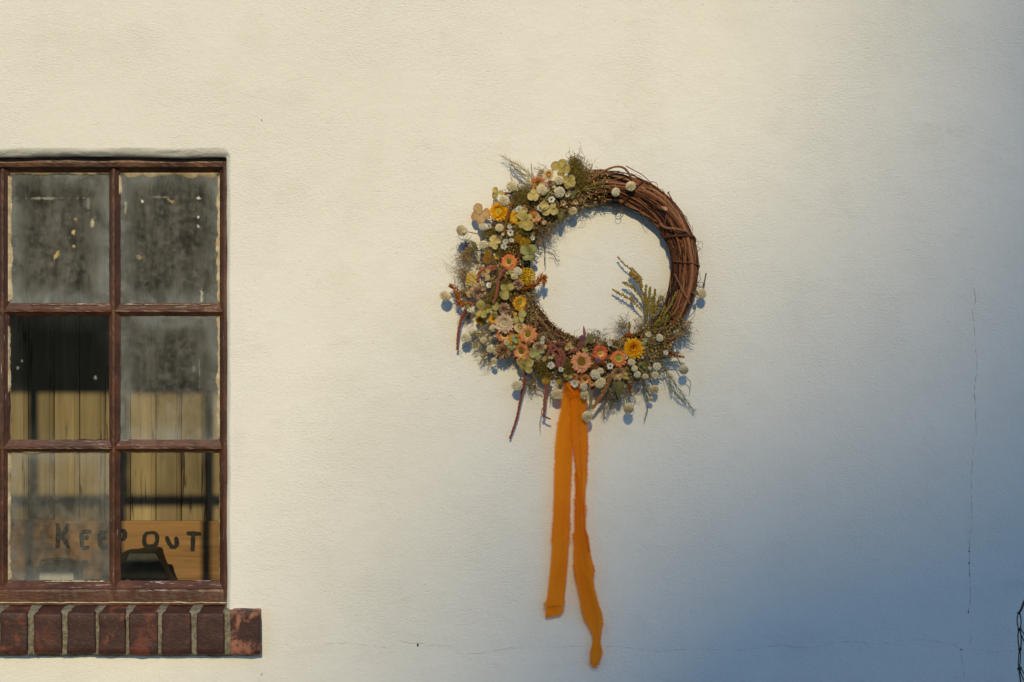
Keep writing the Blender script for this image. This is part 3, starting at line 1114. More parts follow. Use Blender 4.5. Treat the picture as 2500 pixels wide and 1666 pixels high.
for k in range(9):      # flap folded over the front
    f = k / 8
    yy = lerp(1352, 1412, f)
    hw = lerp(34, 66, f)
    m.v += [tuple(W(350 - hw + 6 * f, yy, -(YBG - 0.088 - 0.006 * math.sin(3 * f))) - bl), tuple(W(350 + hw - 4, yy, -(YBG - 0.088 - 0.006 * math.sin(3 * f))) - bl)]
    m.c += [(1, 1, 1)] * 2
m.f = [(2 * k, 2 * k + 2, 2 * k + 3, 2 * k + 1) for k in range(8)]
m.build('flap', M_BAG, bag, True)

YX = 0.72
box = empty('metal_box', (W(138, 1436, -YX).x, YX, ZB))
tag(box, 'small pale metal box with dark lid and bail handle behind the lower left pane', 'box')
xl = Vector(box.location)
def bx2(name, c, mat, y0=YX, dy=0.11, ins=0.0):
    """tapered slab from four picture corners"""
    m = MB()
    P = [W(x, y, -y0) - xl for x, y in c]
    Q = [Vector((p.x * 0.93, p.y + dy, p.z)) for p in P]
    m.add(P + Q, [(0, 1, 2, 3), (7, 6, 5, 4), (0, 4, 5, 1), (1, 5, 6, 2), (2, 6, 7, 3), (3, 7, 4, 0)])
    m.build(name, mat, box)
bx2('box_body', ((93, 1462), (181, 1462), (179, 1395), (95, 1395)), M_BOXPALE)
bx2('lid', ((85, 1396), (194, 1396), (188, 1384), (93, 1384)), M_BOXDARK, YX - 0.006, 0.122)
bx2('corner_strip', ((87, 1462), (94, 1462), (95, 1396.5), (88, 1396.5)), M_BOXDARK, YX - 0.004, 0.03)
bx2('corner_strip', ((181, 1462), (190, 1462), (189, 1396.5), (180, 1396.5)), M_BOXDARK, YX - 0.004, 0.03)
m = MB()
hp = [W(x, y, -(YX + 0.05)) - xl for x, y in ((98, 1386), (99, 1376), (105, 1369), (120, 1367), (140, 1367), (165, 1367), (178, 1370), (182, 1377), (183, 1386))]
m.tube(spline(hp, 30), 0.0042, 6)
m.build('bail_handle', M_BOXDARK, box, True)

# ------------------------------------------------------------------ unseen house added behind the camera, outline shaped to shade the wall's right
D = 56.0
def shade(px, py):
    """where something must stand at distance D to throw its edge on that spot of the wall"""
    return ((px - 1250) * S - 0.035 * D, ZC + (833 - py) * S + TAN * D)


house = empty('added_shade_house', (4.0, -D - 4, 0))
tag(house, 'unseen tall brick house with gambrel roof and chimney, added to shade the stucco wall', 'house')
hl = Vector(house.location)
p1 = shade(1420, 1010)
p2 = shade(2800, 600)
p0 = shade(980, 1750)
ridge_x = p1[0] + 4.6
ridge_z = p1[1] + 4.6 * (p2[1] - p1[1]) / (p2[0] - p1[0])
sl_ = (p1[0] - p0[0]) / (p1[1] - p0[1])
eave_z = p1[1] - 4.0
eave_x = p1[0] - sl_ * 4.0
prof = [(eave_x, 0.0), (eave_x, eave_z), p1, (ridge_x, ridge_z), (2 * ridge_x - p1[0], p1[1]), (2 * ridge_x - eave_x, eave_z), (2 * ridge_x - eave_x, 0.0)]
m = MB()
K = len(prof)
vs = [(x - hl.x, -D + 0.0 - hl.y, z) for x, z in prof] + [(x - hl.x, -D - 9 - hl.y, z) for x, z in prof]
m.add(vs, [tuple(range(K - 1, -1, -1)), tuple(range(K, 2 * K)), (0, 1, K + 1, K), (K - 1, 2 * K - 1, 2 * K - 2, K - 2)])
m.build('wall', M_FARBRICK, house)
m = MB()
for i in range(1, K - 2):
    (x0, z0), (x1, z1) = prof[i], prof[i + 1]
    m.add([(x0 - hl.x, -D - hl.y, z0), (x1 - hl.x, -D - hl.y, z1), (x1 - hl.x, -D - 9 - hl.y, z1), (x0 - hl.x, -D - 9 - hl.y, z0)], [(0, 1, 2, 3)])
roof = m.build('roof', M_ROOF, house)
# added chimney, its wide head shaped to shade the wall's upper right corner
c0 = shade(2620, 900)
c1 = shade(2330, 40)
m = MB()
m.box(c0[0] - hl.x, c0[0] + 1.1 - hl.x, -D - 0.95 - hl.y, -D - 0.003 - hl.y, p1[1] - 0.5, c1[1] + 0.02)
m.box(c0[0] - 0.07 - hl.x, c0[0] + 1.17 - hl.x, -D - 1.02 - hl.y, -D + 0.06 - hl.y, c1[1] - 0.10, c1[1])
m.box(c1[0] - hl.x, c0[0] + 1.27 - hl.x, -D - 1.10 - hl.y, -D + 0.14 - hl.y, c1[1] + 0.0005, c1[1] + 0.5)
m.build('chimney', M_FARBRICK, house)
wl = shade(0, 1850)  # wing added to shade the wall's foot and hide sky from the glass
added_wing = MB()
added_wing.box(-34.0 - hl.x, eave_x + 0.6 - hl.x, -D - 7 - hl.y, -D - 0.01 - hl.y, 0, wl[1])
added_wing.build('added_wing', M_FARBRICK, house)
for wx in (-7.0, -5.0, -3.0, 2.0, 4.5, 7.0):
    for wz in (2.0, 5.2, 8.4):
        m = MB()
        m.box(wx - 0.5 - hl.x, wx + 0.5 - hl.x, -D + 0.002 - hl.y, -D + 0.02 - hl.y, wz, wz + 1.7)
        m.build('window', M_FARGLASS, house)

# ------------------------------------------------------------------ the wreath
CX, CY = 1468.0, 668.0            # ring centre, photograph pixels
wreath = empty('dried_flower_wreath', W(CX, CY, 0.0))
tag(wreath, 'round grapevine wreath of dried flowers with an orange ribbon on the stucco wall', 'wreath')
WL = Vector(wreath.location)
r2 = random.Random(5)


def ringR(th):      # th in degrees, counter-clockwise from the right
    return 205 + 9 * math.sin(R(th))


def ringA(th):
    return 29 + 5 * math.cos(R(th - 70))


def depth_at(px, py, extra=0.0):
    rho = math.hypot(px - CX, py - CY)
    t = (rho - 228) / 95.0
    return max(0.022, 0.080 - 0.040 * min(t * t, 1.35)) + extra


def L(px, py, d):
    return W(px, py, d * 0.74) - WL      # the wreath hugs the wall


def zA(x, y): return (1060 + x / 5.226, 360 + y / 5.226)
def zB(x, y): return (1060 + x / 5.226, 620 + y / 5.226)
def zC(x, y): return (1180 + x / 5.227, 780 + y / 5.227)
def zD(x, y): return (1400 + x / 5.228, 780 + y / 5.228)
def zE(x, y): return (1350 + x / 4.48, 370 + y / 4.48)
def zF(x, y): return (1450 + x / 5.6, 600 + y / 5.6)
def zG(x, y): return (1280 + x / 4.354, 940 + y / 4.354)


ZM = {'A': zA, 'B': zB, 'C': zC, 'D': zD, 'E': zE, 'F': zF}

# ---- grapevine ring: every strand its own piece
BARK = [(0.155, 0.054, 0.022), (0.07, 0.025, 0.011), (0.22, 0.085, 0.034), (0.028, 0.011, 0.006), (0.28, 0.125, 0.055), (0.115, 0.037, 0.015)]


def vine(th0, span, rho, phi0, tw, rad, col, n=None, seed=0):
    n = n or max(10, int(span / 6))
    pts, rads, cols = [], [], []
    for i in range(n + 1):
        f = i / n
        th = th0 + span * f
        q = R(th)
        wob = Vector((th * 0.02, seed * 3.7, 0.5))
        rr = rho * (1 + 0.30 * mnoise.noise(wob * 1.4))
        ph = phi0 + tw * f + 0.5 * mnoise.noise(wob + Vector((9, 9, 0)))
        a = ringA(th)
        roff = rr * math.cos(ph) * a
        dep = 0.034 + rr * math.sin(ph) * a * S * 0.92
        rad_px = ringR(th) + roff + 3.0 * mnoise.noise(Vector((th * 0.10, seed * 2.3, 2)))
        pts.append(L(CX + rad_px * math.cos(q), CY - rad_px * math.sin(q), max(0.004, dep)))
        knot = 1.0 + (0.35 if r2.random() < 0.05 else 0) + r2.uniform(-0.10, 0.10)
        tap = min(1.0, 0.35 + min(f, 1 - f) * 10)
        rads.append(rad * S * knot * tap)
        cols.append(vary(col, 0.18, r2))
    m = MB()
    m.tube(pts, rads, 6, cols)
    return m.build('vine', M_BARK, wreath, True)


for i in range(100):
    rho = math.sqrt(r2.uniform(0.05, 1.0))
    vine(r2.uniform(0, 360), r2.uniform(110, 330), rho, r2.uniform(0, 2 * math.pi), r2.uniform(-2.6, 2.6),
         r2.choice((1.6, 2.0, 2.5, 3.0, 3.6, 4.4)), r2.choice(BARK), seed=i)
# extra strands over the bare, visible arc
for i in range(48):
    ph = r2.uniform(0.15, math.pi - 0.15)
    vine(r2.uniform(-60, 40), r2.uniform(70, 150), r2.uniform(0.80, 1.06), ph, r2.uniform(-1.7, 1.7),
         r2.choice((1.1, 1.5, 1.9, 2.4, 3.2)), r2.choice(BARK), seed=200 + i)
for i in range(46):     # fine tangled shoots
    vine(r2.uniform(-55, 70), r2.uniform(25, 70), r2.uniform(0.9, 1.16), r2.uniform(-0.1, math.pi + 0.1), r2.uniform(-3.0, 3.0),
         r2.choice((0.7, 0.9, 1.2)), r2.choice(BARK), n=26, seed=400 + i)
# bindings wound across the ring
for (th0, dth, rad) in ((18, 16, 3.4), (20, 12, 2.2), (3, 9, 2.0), (-38, 14, 2.4), (62, 14, 2.0), (-30, -12, 1.6)):
    pts = []
    for k in range(22):
        f = k / 21
        ph = lerp(-0.5, math.pi + 0.5, f)
        th = th0 + dth * f
        rr = ringR(th) + 1.10 * ringA(th) * math.cos(ph)
        pts.append(L(CX + rr * math.cos(R(th)), CY - rr * math.sin(R(th)), max(0.004, 0.034 + 1.08 * ringA(th) * S * math.sin(ph))))
    m = MB()
    m.tube(pts, [rad * S * r2.uniform(0.9, 1.1) for _ in pts], 6, vary(r2.choice(BARK), 0.2))
    m.build('vine_binding', M_BARK, wreath, True)


def loose(zk, pts, rad, dep, col=BARK[0], name='twig', taper=0.4, n=28):
    P = spline([ZM[zk](*p) for p in pts], n)
    m = MB()
    ds = dep if isinstance(dep, (list, tuple)) else [dep, dep]
    Q = [L(x, y, lerp(ds[0], ds[-1], i / (n - 1)) if len(ds) == 2 else spline([(d,) for d in ds], n)[i][0]) for i, (x, y) in enumerate(P)]
    m.tube(Q, [rad * S * lerp(1, taper, i / (n - 1)) * r2.uniform(0.9, 1.1) for i in range(n)], 5, vary(col, 0.15))
    return m.build(name, M_BARK, wreath, True)


loose('E', [(388, 345), (450, 285), (560, 215), (680, 170), (770, 180), (830, 240), (862, 305)], 2.9, (0.072, 0.085, 0.080, 0.06), (0.27, 0.10, 0.05), taper=0.9)
loose('E', [(390, 260), (450, 215), (540, 200), (640, 230), (760, 235), (860, 260), (960, 300), (1030, 350)], 1.2, 0.05)
loose('E', [(800, 160), (880, 205), (980, 260), (1090, 365), (1190, 470), (1260, 560)], 1.3, (0.055, 0.045), (0.10, 0.05, 0.03))
loose('E', [(850, 240), (950, 300), (1060, 390), (1180, 470), (1260, 540)], 1.1, 0.05)
loose('E', [(1255, 445), (1320, 560), (1370, 660), (1405, 760)], 1.6, (0.06, 0.05), (0.20, 0.09, 0.05))
loose('E', [(1250, 460), (1275, 440), (1262, 470)], 1.0, 0.06)
loose('E', [(485, 535), (540, 595), (640, 615), (760, 600)], 0.8, 0.03)
loose('E', [(790, 580), (740, 655), (690, 650), (700, 600), (740, 600), (745, 690), (705, 715), (685, 680), (700, 655)], 1.1, 0.035, (0.11, 0.05, 0.03))
loose('E', [(960, 705), (990, 760), (1020, 820), (1040, 790)], 0.9, 0.03, (0.10, 0.05, 0.03))
loose('E', [(1245, 1040), (1255, 1100), (1300, 1125)], 0.9, 0.03, (0.10, 0.05, 0.03))
loose('E', [(1560, 1110), (1610, 1060), (1570, 1040), (1600, 1000), (1575, 985), (1630, 990), (1635, 1050), (1610, 1065)], 0.7, 0.045, (0.12, 0.06, 0.04))
loose('E', [(1675, 1335), (1660, 1410), (1640, 1490)], 1.6, (0.05, 0.06), (0.11, 0.06, 0.035), taper=1.1, n=8)
loose('E', [(1640, 1490), (1590, 1480), (1575, 1450), (1600, 1430), (1640, 1440), (1625, 1475), (1600, 1465), (1605, 1445)], 0.9, 0.055, (0.13, 0.07, 0.04))
loose('E', [(1440, 825), (1495, 870), (1500, 890)], 0.7, 0.04)
loose('E', [(1170, 790), (1230, 835), (1310, 845), (1400, 860), (1470, 885), (1505, 950)], 3.4, (0.06, 0.082, 0.05), (0.24, 0.10, 0.05), taper=0.8)
loose('F', [(1100, 380), (1180, 540), (1260, 690), (1320, 805)], 1.3, (0.075, 0.070), (0.30, 0.14, 0.07), taper=0.8)
loose('F', [(1300, 980), (1380, 880), (1410, 700)], 1.0, (0.03, 0.03), (0.1, 0.05, 0.03))
for i in range(16):      # stray shoots springing off the outside of the bundle
    th = r2.uniform(-20, 88)
    rr_ = ringR(th) + ringA(th) * r2.uniform(0.5, 0.95)
    pts = []
    for k in range(9):
        t2 = R(th + (k * 2.4) * (1 if i % 2 else -1))
        q2 = rr_ + k * r2.uniform(0.4, 2.6)
        pts.append(L(CX + q2 * math.cos(t2), CY - q2 * math.sin(t2), 0.045 + 0.002 * math.sin(k + i)))
    m = MB()
    m.tube(spline(pts, 20), [S * lerp(1.1, 0.5, k / 19) for k in range(20)], 5, vary(r2.choice(BARK), 0.2))
    m.build('twig', M_BARK, wreath, True)
m = MB()
m.tube([L(*zE(1195, 618), 0.068), L(*zE(1237, 630), 0.086)], [5.2 * S, 4.6 * S], 8, [(0.22, 0.10, 0.05), (0.62, 0.36, 0.17)])
m.build('cut_stub', M_BARK, wreath)


# ---- plant builders: local +Z faces the viewer side, unit = metres -----------------
def petal(m, az, length, width, el, cup, c_base, c_mid, c_tip, r0=0.0, segs=4, point=0.6, z0=0.0, rr=rnd):
    """one bract: a narrow spoon starting at radius r0, raised by el degrees, tip curving by cup degrees"""
    ca, sa = math.cos(az), math.sin(az)
    vs, cs, fs = [], [], []
    r, z = r0, z0
    for i in range(segs + 1):
        f = i / segs
        e = R(el + cup * f)
        if i:
            r += length / segs * math.cos(e)
            z += length / segs * math.sin(e)
        w = width * (math.sin(math.pi * (0.18 + 0.82 * f ** 0.9)) ** point if i < segs else 0.10)
        c = mixc(c_base, c_mid, f * 2) if f < 0.5 else mixc(c_mid, c_tip, f * 2 - 1)
        for s in (-1, 0, 1):
            x, y = r, s * w / 2
            zz = z + (abs(s) * w * 0.16)
            vs.append((x * ca - y * sa, x * sa + y * ca, zz))
            cs.append(c)
    for i in range(segs):
        for s in (0, 1):
            a = i * 3 + s
            fs.append((a, a + 3, a + 4, a + 1))
    m.add(vs, fs, cs)


def straw_petals(Rf, tip, mid, base, rings=4, n=22, open_=1.0, seed=0):
    rr = random.Random(seed)
    m = MB()
    for k in range(rings):
        nn = int(n + 8 - 2 * k)
        ln = Rf * (0.80 - 0.115 * k)
        for i in range(nn):
            az = 2 * math.pi * (i + 0.5 * (k % 2) + rr.uniform(-0.25, 0.25)) / nn
            c = rr.uniform(0.88, 1.08)
            petal(m, az, ln * rr.uniform(0.82, 1.10), Rf * 0.21, (3 + 10 * k) * open_ + rr.uniform(-6, 6), 14 + 7 * k + rr.uniform(-8, 8),
                  vary(base, 0.08, rr), mixc(mid, base, min(1, 0.28 * k)), tuple(min(1, x * c) for x in mixc(tip, mid, min(1, 0.24 * k))), Rf * 0.20, 4, 0.55, -Rf * 0.12 + 0.02 * Rf * k, rr)
    # under bracts close the back
    for i in range(14):
        petal(m, 2 * math.pi * i / 14, Rf * 0.6, Rf * 0.34, -22, 40, base, mid, tip, Rf * 0.08, 3, 0.7, -Rf * 0.16, rr)
    return m


def disc_center(rc, c1, c2, seed=0, dome=0.35):
    rr = random.Random(seed)
    m = MB()
    N_, K_ = 14, 5
    vs, cs, fs = [(0, 0, rc * dome * 0.55)], [c2], []
    for k in range(1, K_ + 1):
        f = k / K_
        for i in range(N_):
            an = 2 * math.pi * i / N_ + 0.2 * k
            z = rc * dome * (0.55 + 0.45 * math.sin(f * math.pi * 0.75)) * (1 - f ** 4 * 0.9)
            z += rc * 0.06 * rr.uniform(-1, 1)
            vs.append((rc * f * math.cos(an), rc * f * math.sin(an), z))
            cs.append(vary(mixc(c2, c1, f), 0.15, rr))
    for i in range(N_):
        fs.append((0, 1 + i, 1 + (i + 1) % N_))
    for k in range(K_ - 1):
        for i in range(N_):
            a, b = 1 + k * N_ + i, 1 + k * N_ + (i + 1) % N_
            fs.append((a, a + N_, b + N_, b))
    m.add(vs, fs, cs)
    for i in range(46):       # pollen bumps
        an, f = rr.uniform(0, 6.28), math.sqrt(rr.random())
        m.blob((rc * f * math.cos(an), rc * f * math.sin(an), rc * dome * (0.75 + 0.25 * f) * (1 - f ** 4 * 0.8)), rc * 0.085, mixc(c1, c2, rr.random()))
    return m


def globe(Rg, c1, c2, squash=1.0, n=150, seed=0):
    """globe amaranth: overlapping papery scales round a ball"""
    rr = random.Random(seed)
    m = MB()
    # core
    core = MB()
    for j in range(7):
        for i in range(10):
            pass
    vs, fs = [], []
    NU, NV = 12, 7
    for j in range(NV + 1):
        v = math.pi * j / NV
        for i in range(NU):
            u = 2 * math.pi * i / NU
            vs.append((Rg * 0.8 * math.sin(v) * math.cos(u), Rg * 0.8 * math.sin(v) * math.sin(u), Rg * 0.8 * squash * math.cos(v)))
    for j in range(NV):
        for i in range(NU):
            i2 = (i + 1) % NU
            fs.append((j * NU + i, (j + 1) * NU + i, (j + 1) * NU + i2, j * NU + i2))
    m.add(vs, fs, c2)
    for i in range(n):
        zz = 1 - 2 * (i + 0.5) / n
        if zz < -0.85:
            continue
        q = math.sqrt(1 - zz * zz)
        an = i * 2.39996 + rr.uniform(-0.15, 0.15)
        d = Vector((q * math.cos(an), q * math.sin(an), zz))
        up = (Vector((0, 0, 1)) - d * d.z)
        up = -up.normalized() if up.length > 0.05 else d.orthogonal().normalized()
        sd = d.cross(up)
        p = Vector((d.x, d.y, d.z * squash)) * Rg * 0.80
        ln = Rg * 0.40 * rr.uniform(0.7, 1.35)
        w = Rg * 0.17
        tipv = p + (d * 0.52 + up * 0.66) * ln
        c = vary(mixc(c1, c2, rr.random() * 0.6), 0.07, rr)
        cb = tuple(x * 0.62 for x in c2)  # dark gaps between scales are put into this base colour
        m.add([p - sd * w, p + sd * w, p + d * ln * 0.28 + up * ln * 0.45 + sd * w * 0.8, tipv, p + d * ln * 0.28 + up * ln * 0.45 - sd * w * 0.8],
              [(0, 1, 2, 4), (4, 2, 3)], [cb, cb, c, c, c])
    return m


def daisy_petals(Rf, c1, c2, n=15, rings=2, el=10, seed=0):
    rr = random.Random(seed)
    m = MB()
    for k in range(rings):
        for i in range(n):
            petal(m, 2 * math.pi * (i + 0.5 * k + rr.uniform(-0.3, 0.3)) / n, Rf * rr.uniform(0.7, 0.9) * (1 - 0.14 * k), Rf * 0.30, el + 24 * k + rr.uniform(-8, 8), 14,
                  c2, c1, vary(c1, 0.06, rr), Rf * 0.14, 3, 0.7, 0, rr)
    return m


def pod(Rf, c1, c2, n=120, seed=0):
    """spiky seed head: many splayed awns from one core"""
    rr = random.Random(seed)
    m = MB()
    m.blob((0, 0, 0), Rf * 0.34, c1)
    for i in range(n):
        zz = 1 - 1.35 * (i + 0.5) / n
        q = math.sqrt(max(0.0, 1 - zz * zz))
        an = i * 2.39996 + rr.uniform(-0.3, 0.3)
        d = Vector((q * math.cos(an), q * math.sin(an), zz * 0.85))
        d = (d + Vector((rr.uniform(-.12, .12), rr.uniform(-.12, .12), rr.uniform(-.12, .12)))).normalized()
        ln = Rf * rr.uniform(0.82, 1.08)
        sd = d.orthogonal().normalized()
        sd.rotate(Quaternion(d, rr.uniform(0, 6.28)))
        s2 = d.cross(sd)
        w0, w1 = Rf * 0.03, Rf * 0.055
        b, t = d * Rf * 0.2, d * ln
        c = vary(mixc(c1, c2, 0.25), 0.2, rr)
        ct = vary(c2, 0.15, rr)
        mid = lerp(b, t, 0.8)
        m.add([b + sd * w0, b - sd * w0 * 0.6 + s2 * w0, b - sd * w0 * 0.6 - s2 * w0, mid + sd * w1, mid - sd * w1 * .6 + s2 * w1, mid - sd * w1 * .6 - s2 * w1, t],
              [(0, 1, 4, 3), (1, 2, 5, 4), (2, 0, 3, 5), (3, 4, 6), (4, 5, 6), (5, 3, 6)], [c, c, c, ct, ct, ct, ct])
    return m


def hydrangea(Rf, col, edge, n=4, seed=0, spread=1.0):
    """floret of broad rounded, slightly cupped and veined sepals"""
    m = MB()
    rr = random.Random(seed)
    a0 = rr.uniform(0, 6.28)
    rr_c = [rr.uniform(-0.12, 0.38) for _ in range(4)]
    for k in range(n):
        az = a0 + 2 * math.pi * k / n * spread + rr.uniform(-0.3, 0.3)
        ln = Rf * rr.uniform(0.72, 1.15)
        wd = ln * rr.uniform(0.80, 1.10)
        tilt = rr.uniform(-12, 48)
        NA, NB = 9, 6
        vs, cs, fs = [], [], []
        for i in range(NA + 1):
            f = i / NA
            w = wd * 0.5 * (math.sin(math.pi * min(1, (0.06 + 0.94 * f)) ** 1.25) ** 0.55 if 0 < i < NA else (0.12 if i == 0 else 0.05))
            for j in range(NB + 1):
                s = j / NB * 2 - 1
                x = ln * f * 1.0 + 0.04 * Rf - (abs(s) ** 2) * 0.0
                y = s * w
                z = math.tan(R(tilt)) * x * 0.6 + rr_c[k % 4] * Rf * (s * s) * math.sin(math.pi * f) - 0.28 * Rf * f * f + 0.012 * k * Rf
                z += 0.16 * Rf * mnoise.noise(Vector((x / Rf * 2.2, y / Rf * 2.2, seed + k * 3)))
                z -= 0.02 * Rf * math.cos(s * 9 + f * 2)
                ca, sa = math.cos(az), math.sin(az)
                vs.append((x * ca - y * sa, x * sa + y * ca, z))
                e = max(f ** 4, abs(s) ** 5) * 0.8
                cs.append(mixc(vary(col, 0.05, rr), edge, e))
        for i in range(NA):
            for j in range(NB):
                a = i * (NB + 1) + j
                fs.append((a, a + NB + 1, a + NB + 2, a + 1))
        m.add(vs, fs, cs)
    m.blob((0, 0, 0.03 * Rf), Rf * 0.07, tuple(x * 0.7 for x in col))
    return m


def yarrow(Rf, col, dark, n=110, seed=0):
    rr = random.Random(seed)
    m = MB()
    for i in range(n):
        an, f = i * 2.39996, math.sqrt((i + 0.5) / n)
        x, y = Rf * f * math.cos(an), Rf * f * math.sin(an)
        z = Rf * 0.42 * (1 - f * f) + rr.uniform(-0.08, 0.08) * Rf
        m.blob((x, y, z), Rf * rr.uniform(0.07, 0.12), mixc(col, dark, rr.random() ** 2 * 0.7))
    for i in range(16):
        an, f = rr.uniform(0, 6.28), rr.uniform(0.2, 0.9)
        m.tube([(0, 0, -Rf * 0.9), (Rf * f * 0.5 * math.cos(an), Rf * f * 0.5 * math.sin(an), -0.3 * Rf), (Rf * f * math.cos(an), Rf * f * math.sin(an), Rf * 0.42 * (1 - f * f))], Rf * 0.03, 4, (0.20, 0.16, 0.06))
    return m


def orient(px, py, tilt=1.0, down=0.0, jit=0.22, nrm=None):
    if nrm is None:
        dx, dy = (px - CX), -(py - CY)
        rho = math.hypot(dx, dy) or 1
        t = max(-1.2, min(1.2, (rho - 228) / 95.0))
        n = Vector((0, -1, 0)) + Vector((dx / rho, 0, dy / rho)) * 0.5 * t * tilt + Vector((rnd.uniform(-jit, jit), 0, rnd.uniform(-jit, jit) + 0.06 - down))
    else:
        n = Vector(nrm)
    n.normalize()
    q = n.to_track_quat('Z', 'Y')
    return q @ Quaternion((0, 0, 1), rnd.uniform(0, 6.28))


def put(name, me_or_mb, px, py, dep, q, mat, sub=None, sc=1.0, smooth=False):
    """link a part of the wreath; sub = list of (name, mesh, material) that belong to it"""
    me = me_or_mb.mesh(name, mat, smooth) if isinstance(me_or_mb, MB) else me_or_mb
    o = bpy.data.objects.new(name, me)
    COL.objects.link(o)
    o.parent = wreath
    o.location = L(px, py, dep)
    o.rotation_mode = 'QUATERNION'
    o.rotation_quaternion = q
    o.scale = (sc, sc, sc)
    for (n2, m2) in (sub or []):
        c = bpy.data.objects.new(n2, m2)
        COL.objects.link(c)
        c.parent = o
        c.rotation_mode = 'QUATERNION'
    return o


def stem_to_ring(px, py, dep, q, back, col=(0.26, 0.21, 0.09), rad=1.5):
    """thin stalk from a flower back into the mass (a sub-part, given in the flower's own space)"""
    dx, dy = px - CX, py - CY
    rho = math.hypot(dx, dy)
    tgt = (CX + dx / rho * 225, CY + dy / rho * 225)
    a = L(px, py, dep)
    b = L(tgt[0], tgt[1], 0.05)
    mid = (a + b) / 2 + Vector((rnd.uniform(-.008, .008), rnd.uniform(-0.01, 0.004), rnd.uniform(-.004, .012)))
    qi = q.inverted()
    pts = [qi @ (Vector(p) - a) for p in spline([a, mid, b], 12)]
    m = MB()
    m.tube(pts, rad * S, 4, vary(col, 0.2))
    return m.mesh('stem', M_LEAF, True)


# ---- colours (real, unlit) ----
CORAL = (0.86, 0.235, 0.11); CORALM = (0.88, 0.45, 0.20); PALEY = (0.88, 0.70, 0.30)
RED = (0.82, 0.13, 0.045); REDM = (0.88, 0.38, 0.11)
GOLD = (0.86, 0.42, 0.010); GOLDM = (0.86, 0.47, 0.015); GOLDB = (0.80, 0.38, 0.012)
YEL = (0.86, 0.55, 0.06)
PEACH = (0.86, 0.36, 0.18); PEACHM = (0.88, 0.48, 0.27)
PINK = (0.80, 0.54, 0.38); PINKM = (0.82, 0.62, 0.44)
OLIVEC = (0.26, 0.165, 0.02); OLIVED = (0.15, 0.085, 0.012)
CREAM = (0.80, 0.69, 0.44); CREAM2 = (0.60, 0.47, 0.25)
WHITE = (0.82, 0.79, 0.68); WHITE2 = (0.66, 0.60, 0.44)
HYO = (0.45, 0.355, 0.10); HYE = (0.40, 0.27, 0.08)
HYG = (0.37, 0.37, 0.135); HYGE = (0.36, 0.31, 0.10)
HYT = (0.52, 0.34, 0.15); HYTE = (0.42, 0.19, 0.09)
HYY = (0.60, 0.48, 0.18); HYYE = (0.54, 0.38, 0.14)

straw_i = [0]


def strawflower(zk, x, y, d, tip, mid, base, cen=(OLIVEC, OLIVED), rc=0.30, extra=0.008, nrm=None, rings=4, name='strawflower', open_=1.0):
    px, py = ZM[zk](x, y)
    sc = 5.23 if zk in 'ABCD' else (4.48 if zk == 'E' else 5.6)
    Rf = d / sc / 2 * S * 1.2
    straw_i[0] += 1
    me = straw_petals(Rf, tip, mid, base, rings, 22, open_, straw_i[0])
    dep = depth_at(px, py, extra)
    q = orient(px, py, 0.8, 0.0, 0.16, nrm)
    subs = []
    if cen:
        c = disc_center(Rf * rc, cen[0], cen[1], straw_i[0])
        cm = MB()
        cm.merge(c, Matrix.Translation((0, 0, Rf * 0.04)))
        subs.append(('flower_center', cm.mesh('flower_center', M_SEED)))
    put(name, me, px, py, dep, q, M_PETAL, subs)


strawflower('A', 1325, 465, 190, CORAL, CORALM, PALEY, extra=-0.004, nrm=(0.1, -1, -0.35))
strawflower('A', 1275, 890, 140, CORAL, CORALM, PALEY, extra=-0.004)
strawflower('A', 955, 1465, 185, RED, REDM, PALEY, extra=0.012, nrm=(-0.1, -1, 0.05))
strawflower('A', 825, 820, 240, GOLD, GOLDM, GOLDB, ((0.62, 0.42, 0.02), (0.40, 0.30, 0.03)), extra=0.008, nrm=(-0.2, -1, 0.1))
strawflower('A', 1045, 895, 165, GOLD, YEL, YEL, ((0.55, 0.42, 0.05), (0.4, 0.3, 0.05)), extra=0.0)
strawflower('B', 1090, 630, 175, (0.80, 0.30, 0.03), YEL, YEL, ((0.35, 0.30, 0.05), (0.25, 0.22, 0.04)), extra=0.008, nrm=(0.55, -1, 0.0))
strawflower('B', 895, 885, 225, PINK, PINKM, CREAM, ((0.42, 0.36, 0.22), (0.55, 0.48, 0.32)), 0.27, 0.018, nrm=(-0.05, -1, 0.0))
strawflower('B', 900, 1025, 210, CORAL, CORALM, PALEY, ((0.24, 0.12, 0.015), (0.14, 0.07, 0.01)), 0.32, 0.004, nrm=(0.0, -1, -0.4))
strawflower('B', 1195, 1030, 215, CORAL, CORALM, PALEY, ((0.32, 0.20, 0.02), (0.20, 0.12, 0.012)), 0.30, 0.012)
strawflower('B', 1115, 1245, 205, CORAL, CORALM, PALEY, ((0.30, 0.16, 0.015), (0.18, 0.09, 0.01)), 0.34, 0.006)
strawflower('B', 755, 835, 110, GOLD, GOLDM, YEL, extra=-0.004)
strawflower('B', 590, 845, 120, GOLD, GOLDM, GOLDB, extra=-0.012)
strawflower('B', 1030, 1105, 150, GOLD, (0.62, 0.42, 0.03), (0.45, 0.35, 0.05), ((0.22, 0.20, 0.04), (0.3, 0.3, 0.08)), 0.3, 0.006)
strawflower('C', 1250, 545, 240, PEACH, PEACHM, (0.84, 0.52, 0.26), ((0.17, 0.09, 0.012), (0.23, 0.13, 0.018)), 0.42, 0.016, nrm=(-0.1, -1, 0.0))
strawflower('C', 1490, 430, 190, RED, CORAL, PALEY, ((0.75, 0.40, 0.05), (0.6, 0.3, 0.04)), 0.24, 0.008, nrm=(0.25, -1, -0.15))
strawflower('C', 1255, 765, 185, CORAL, CORALM, PALEY, extra=-0.004, nrm=(0.0, -1, -0.7))
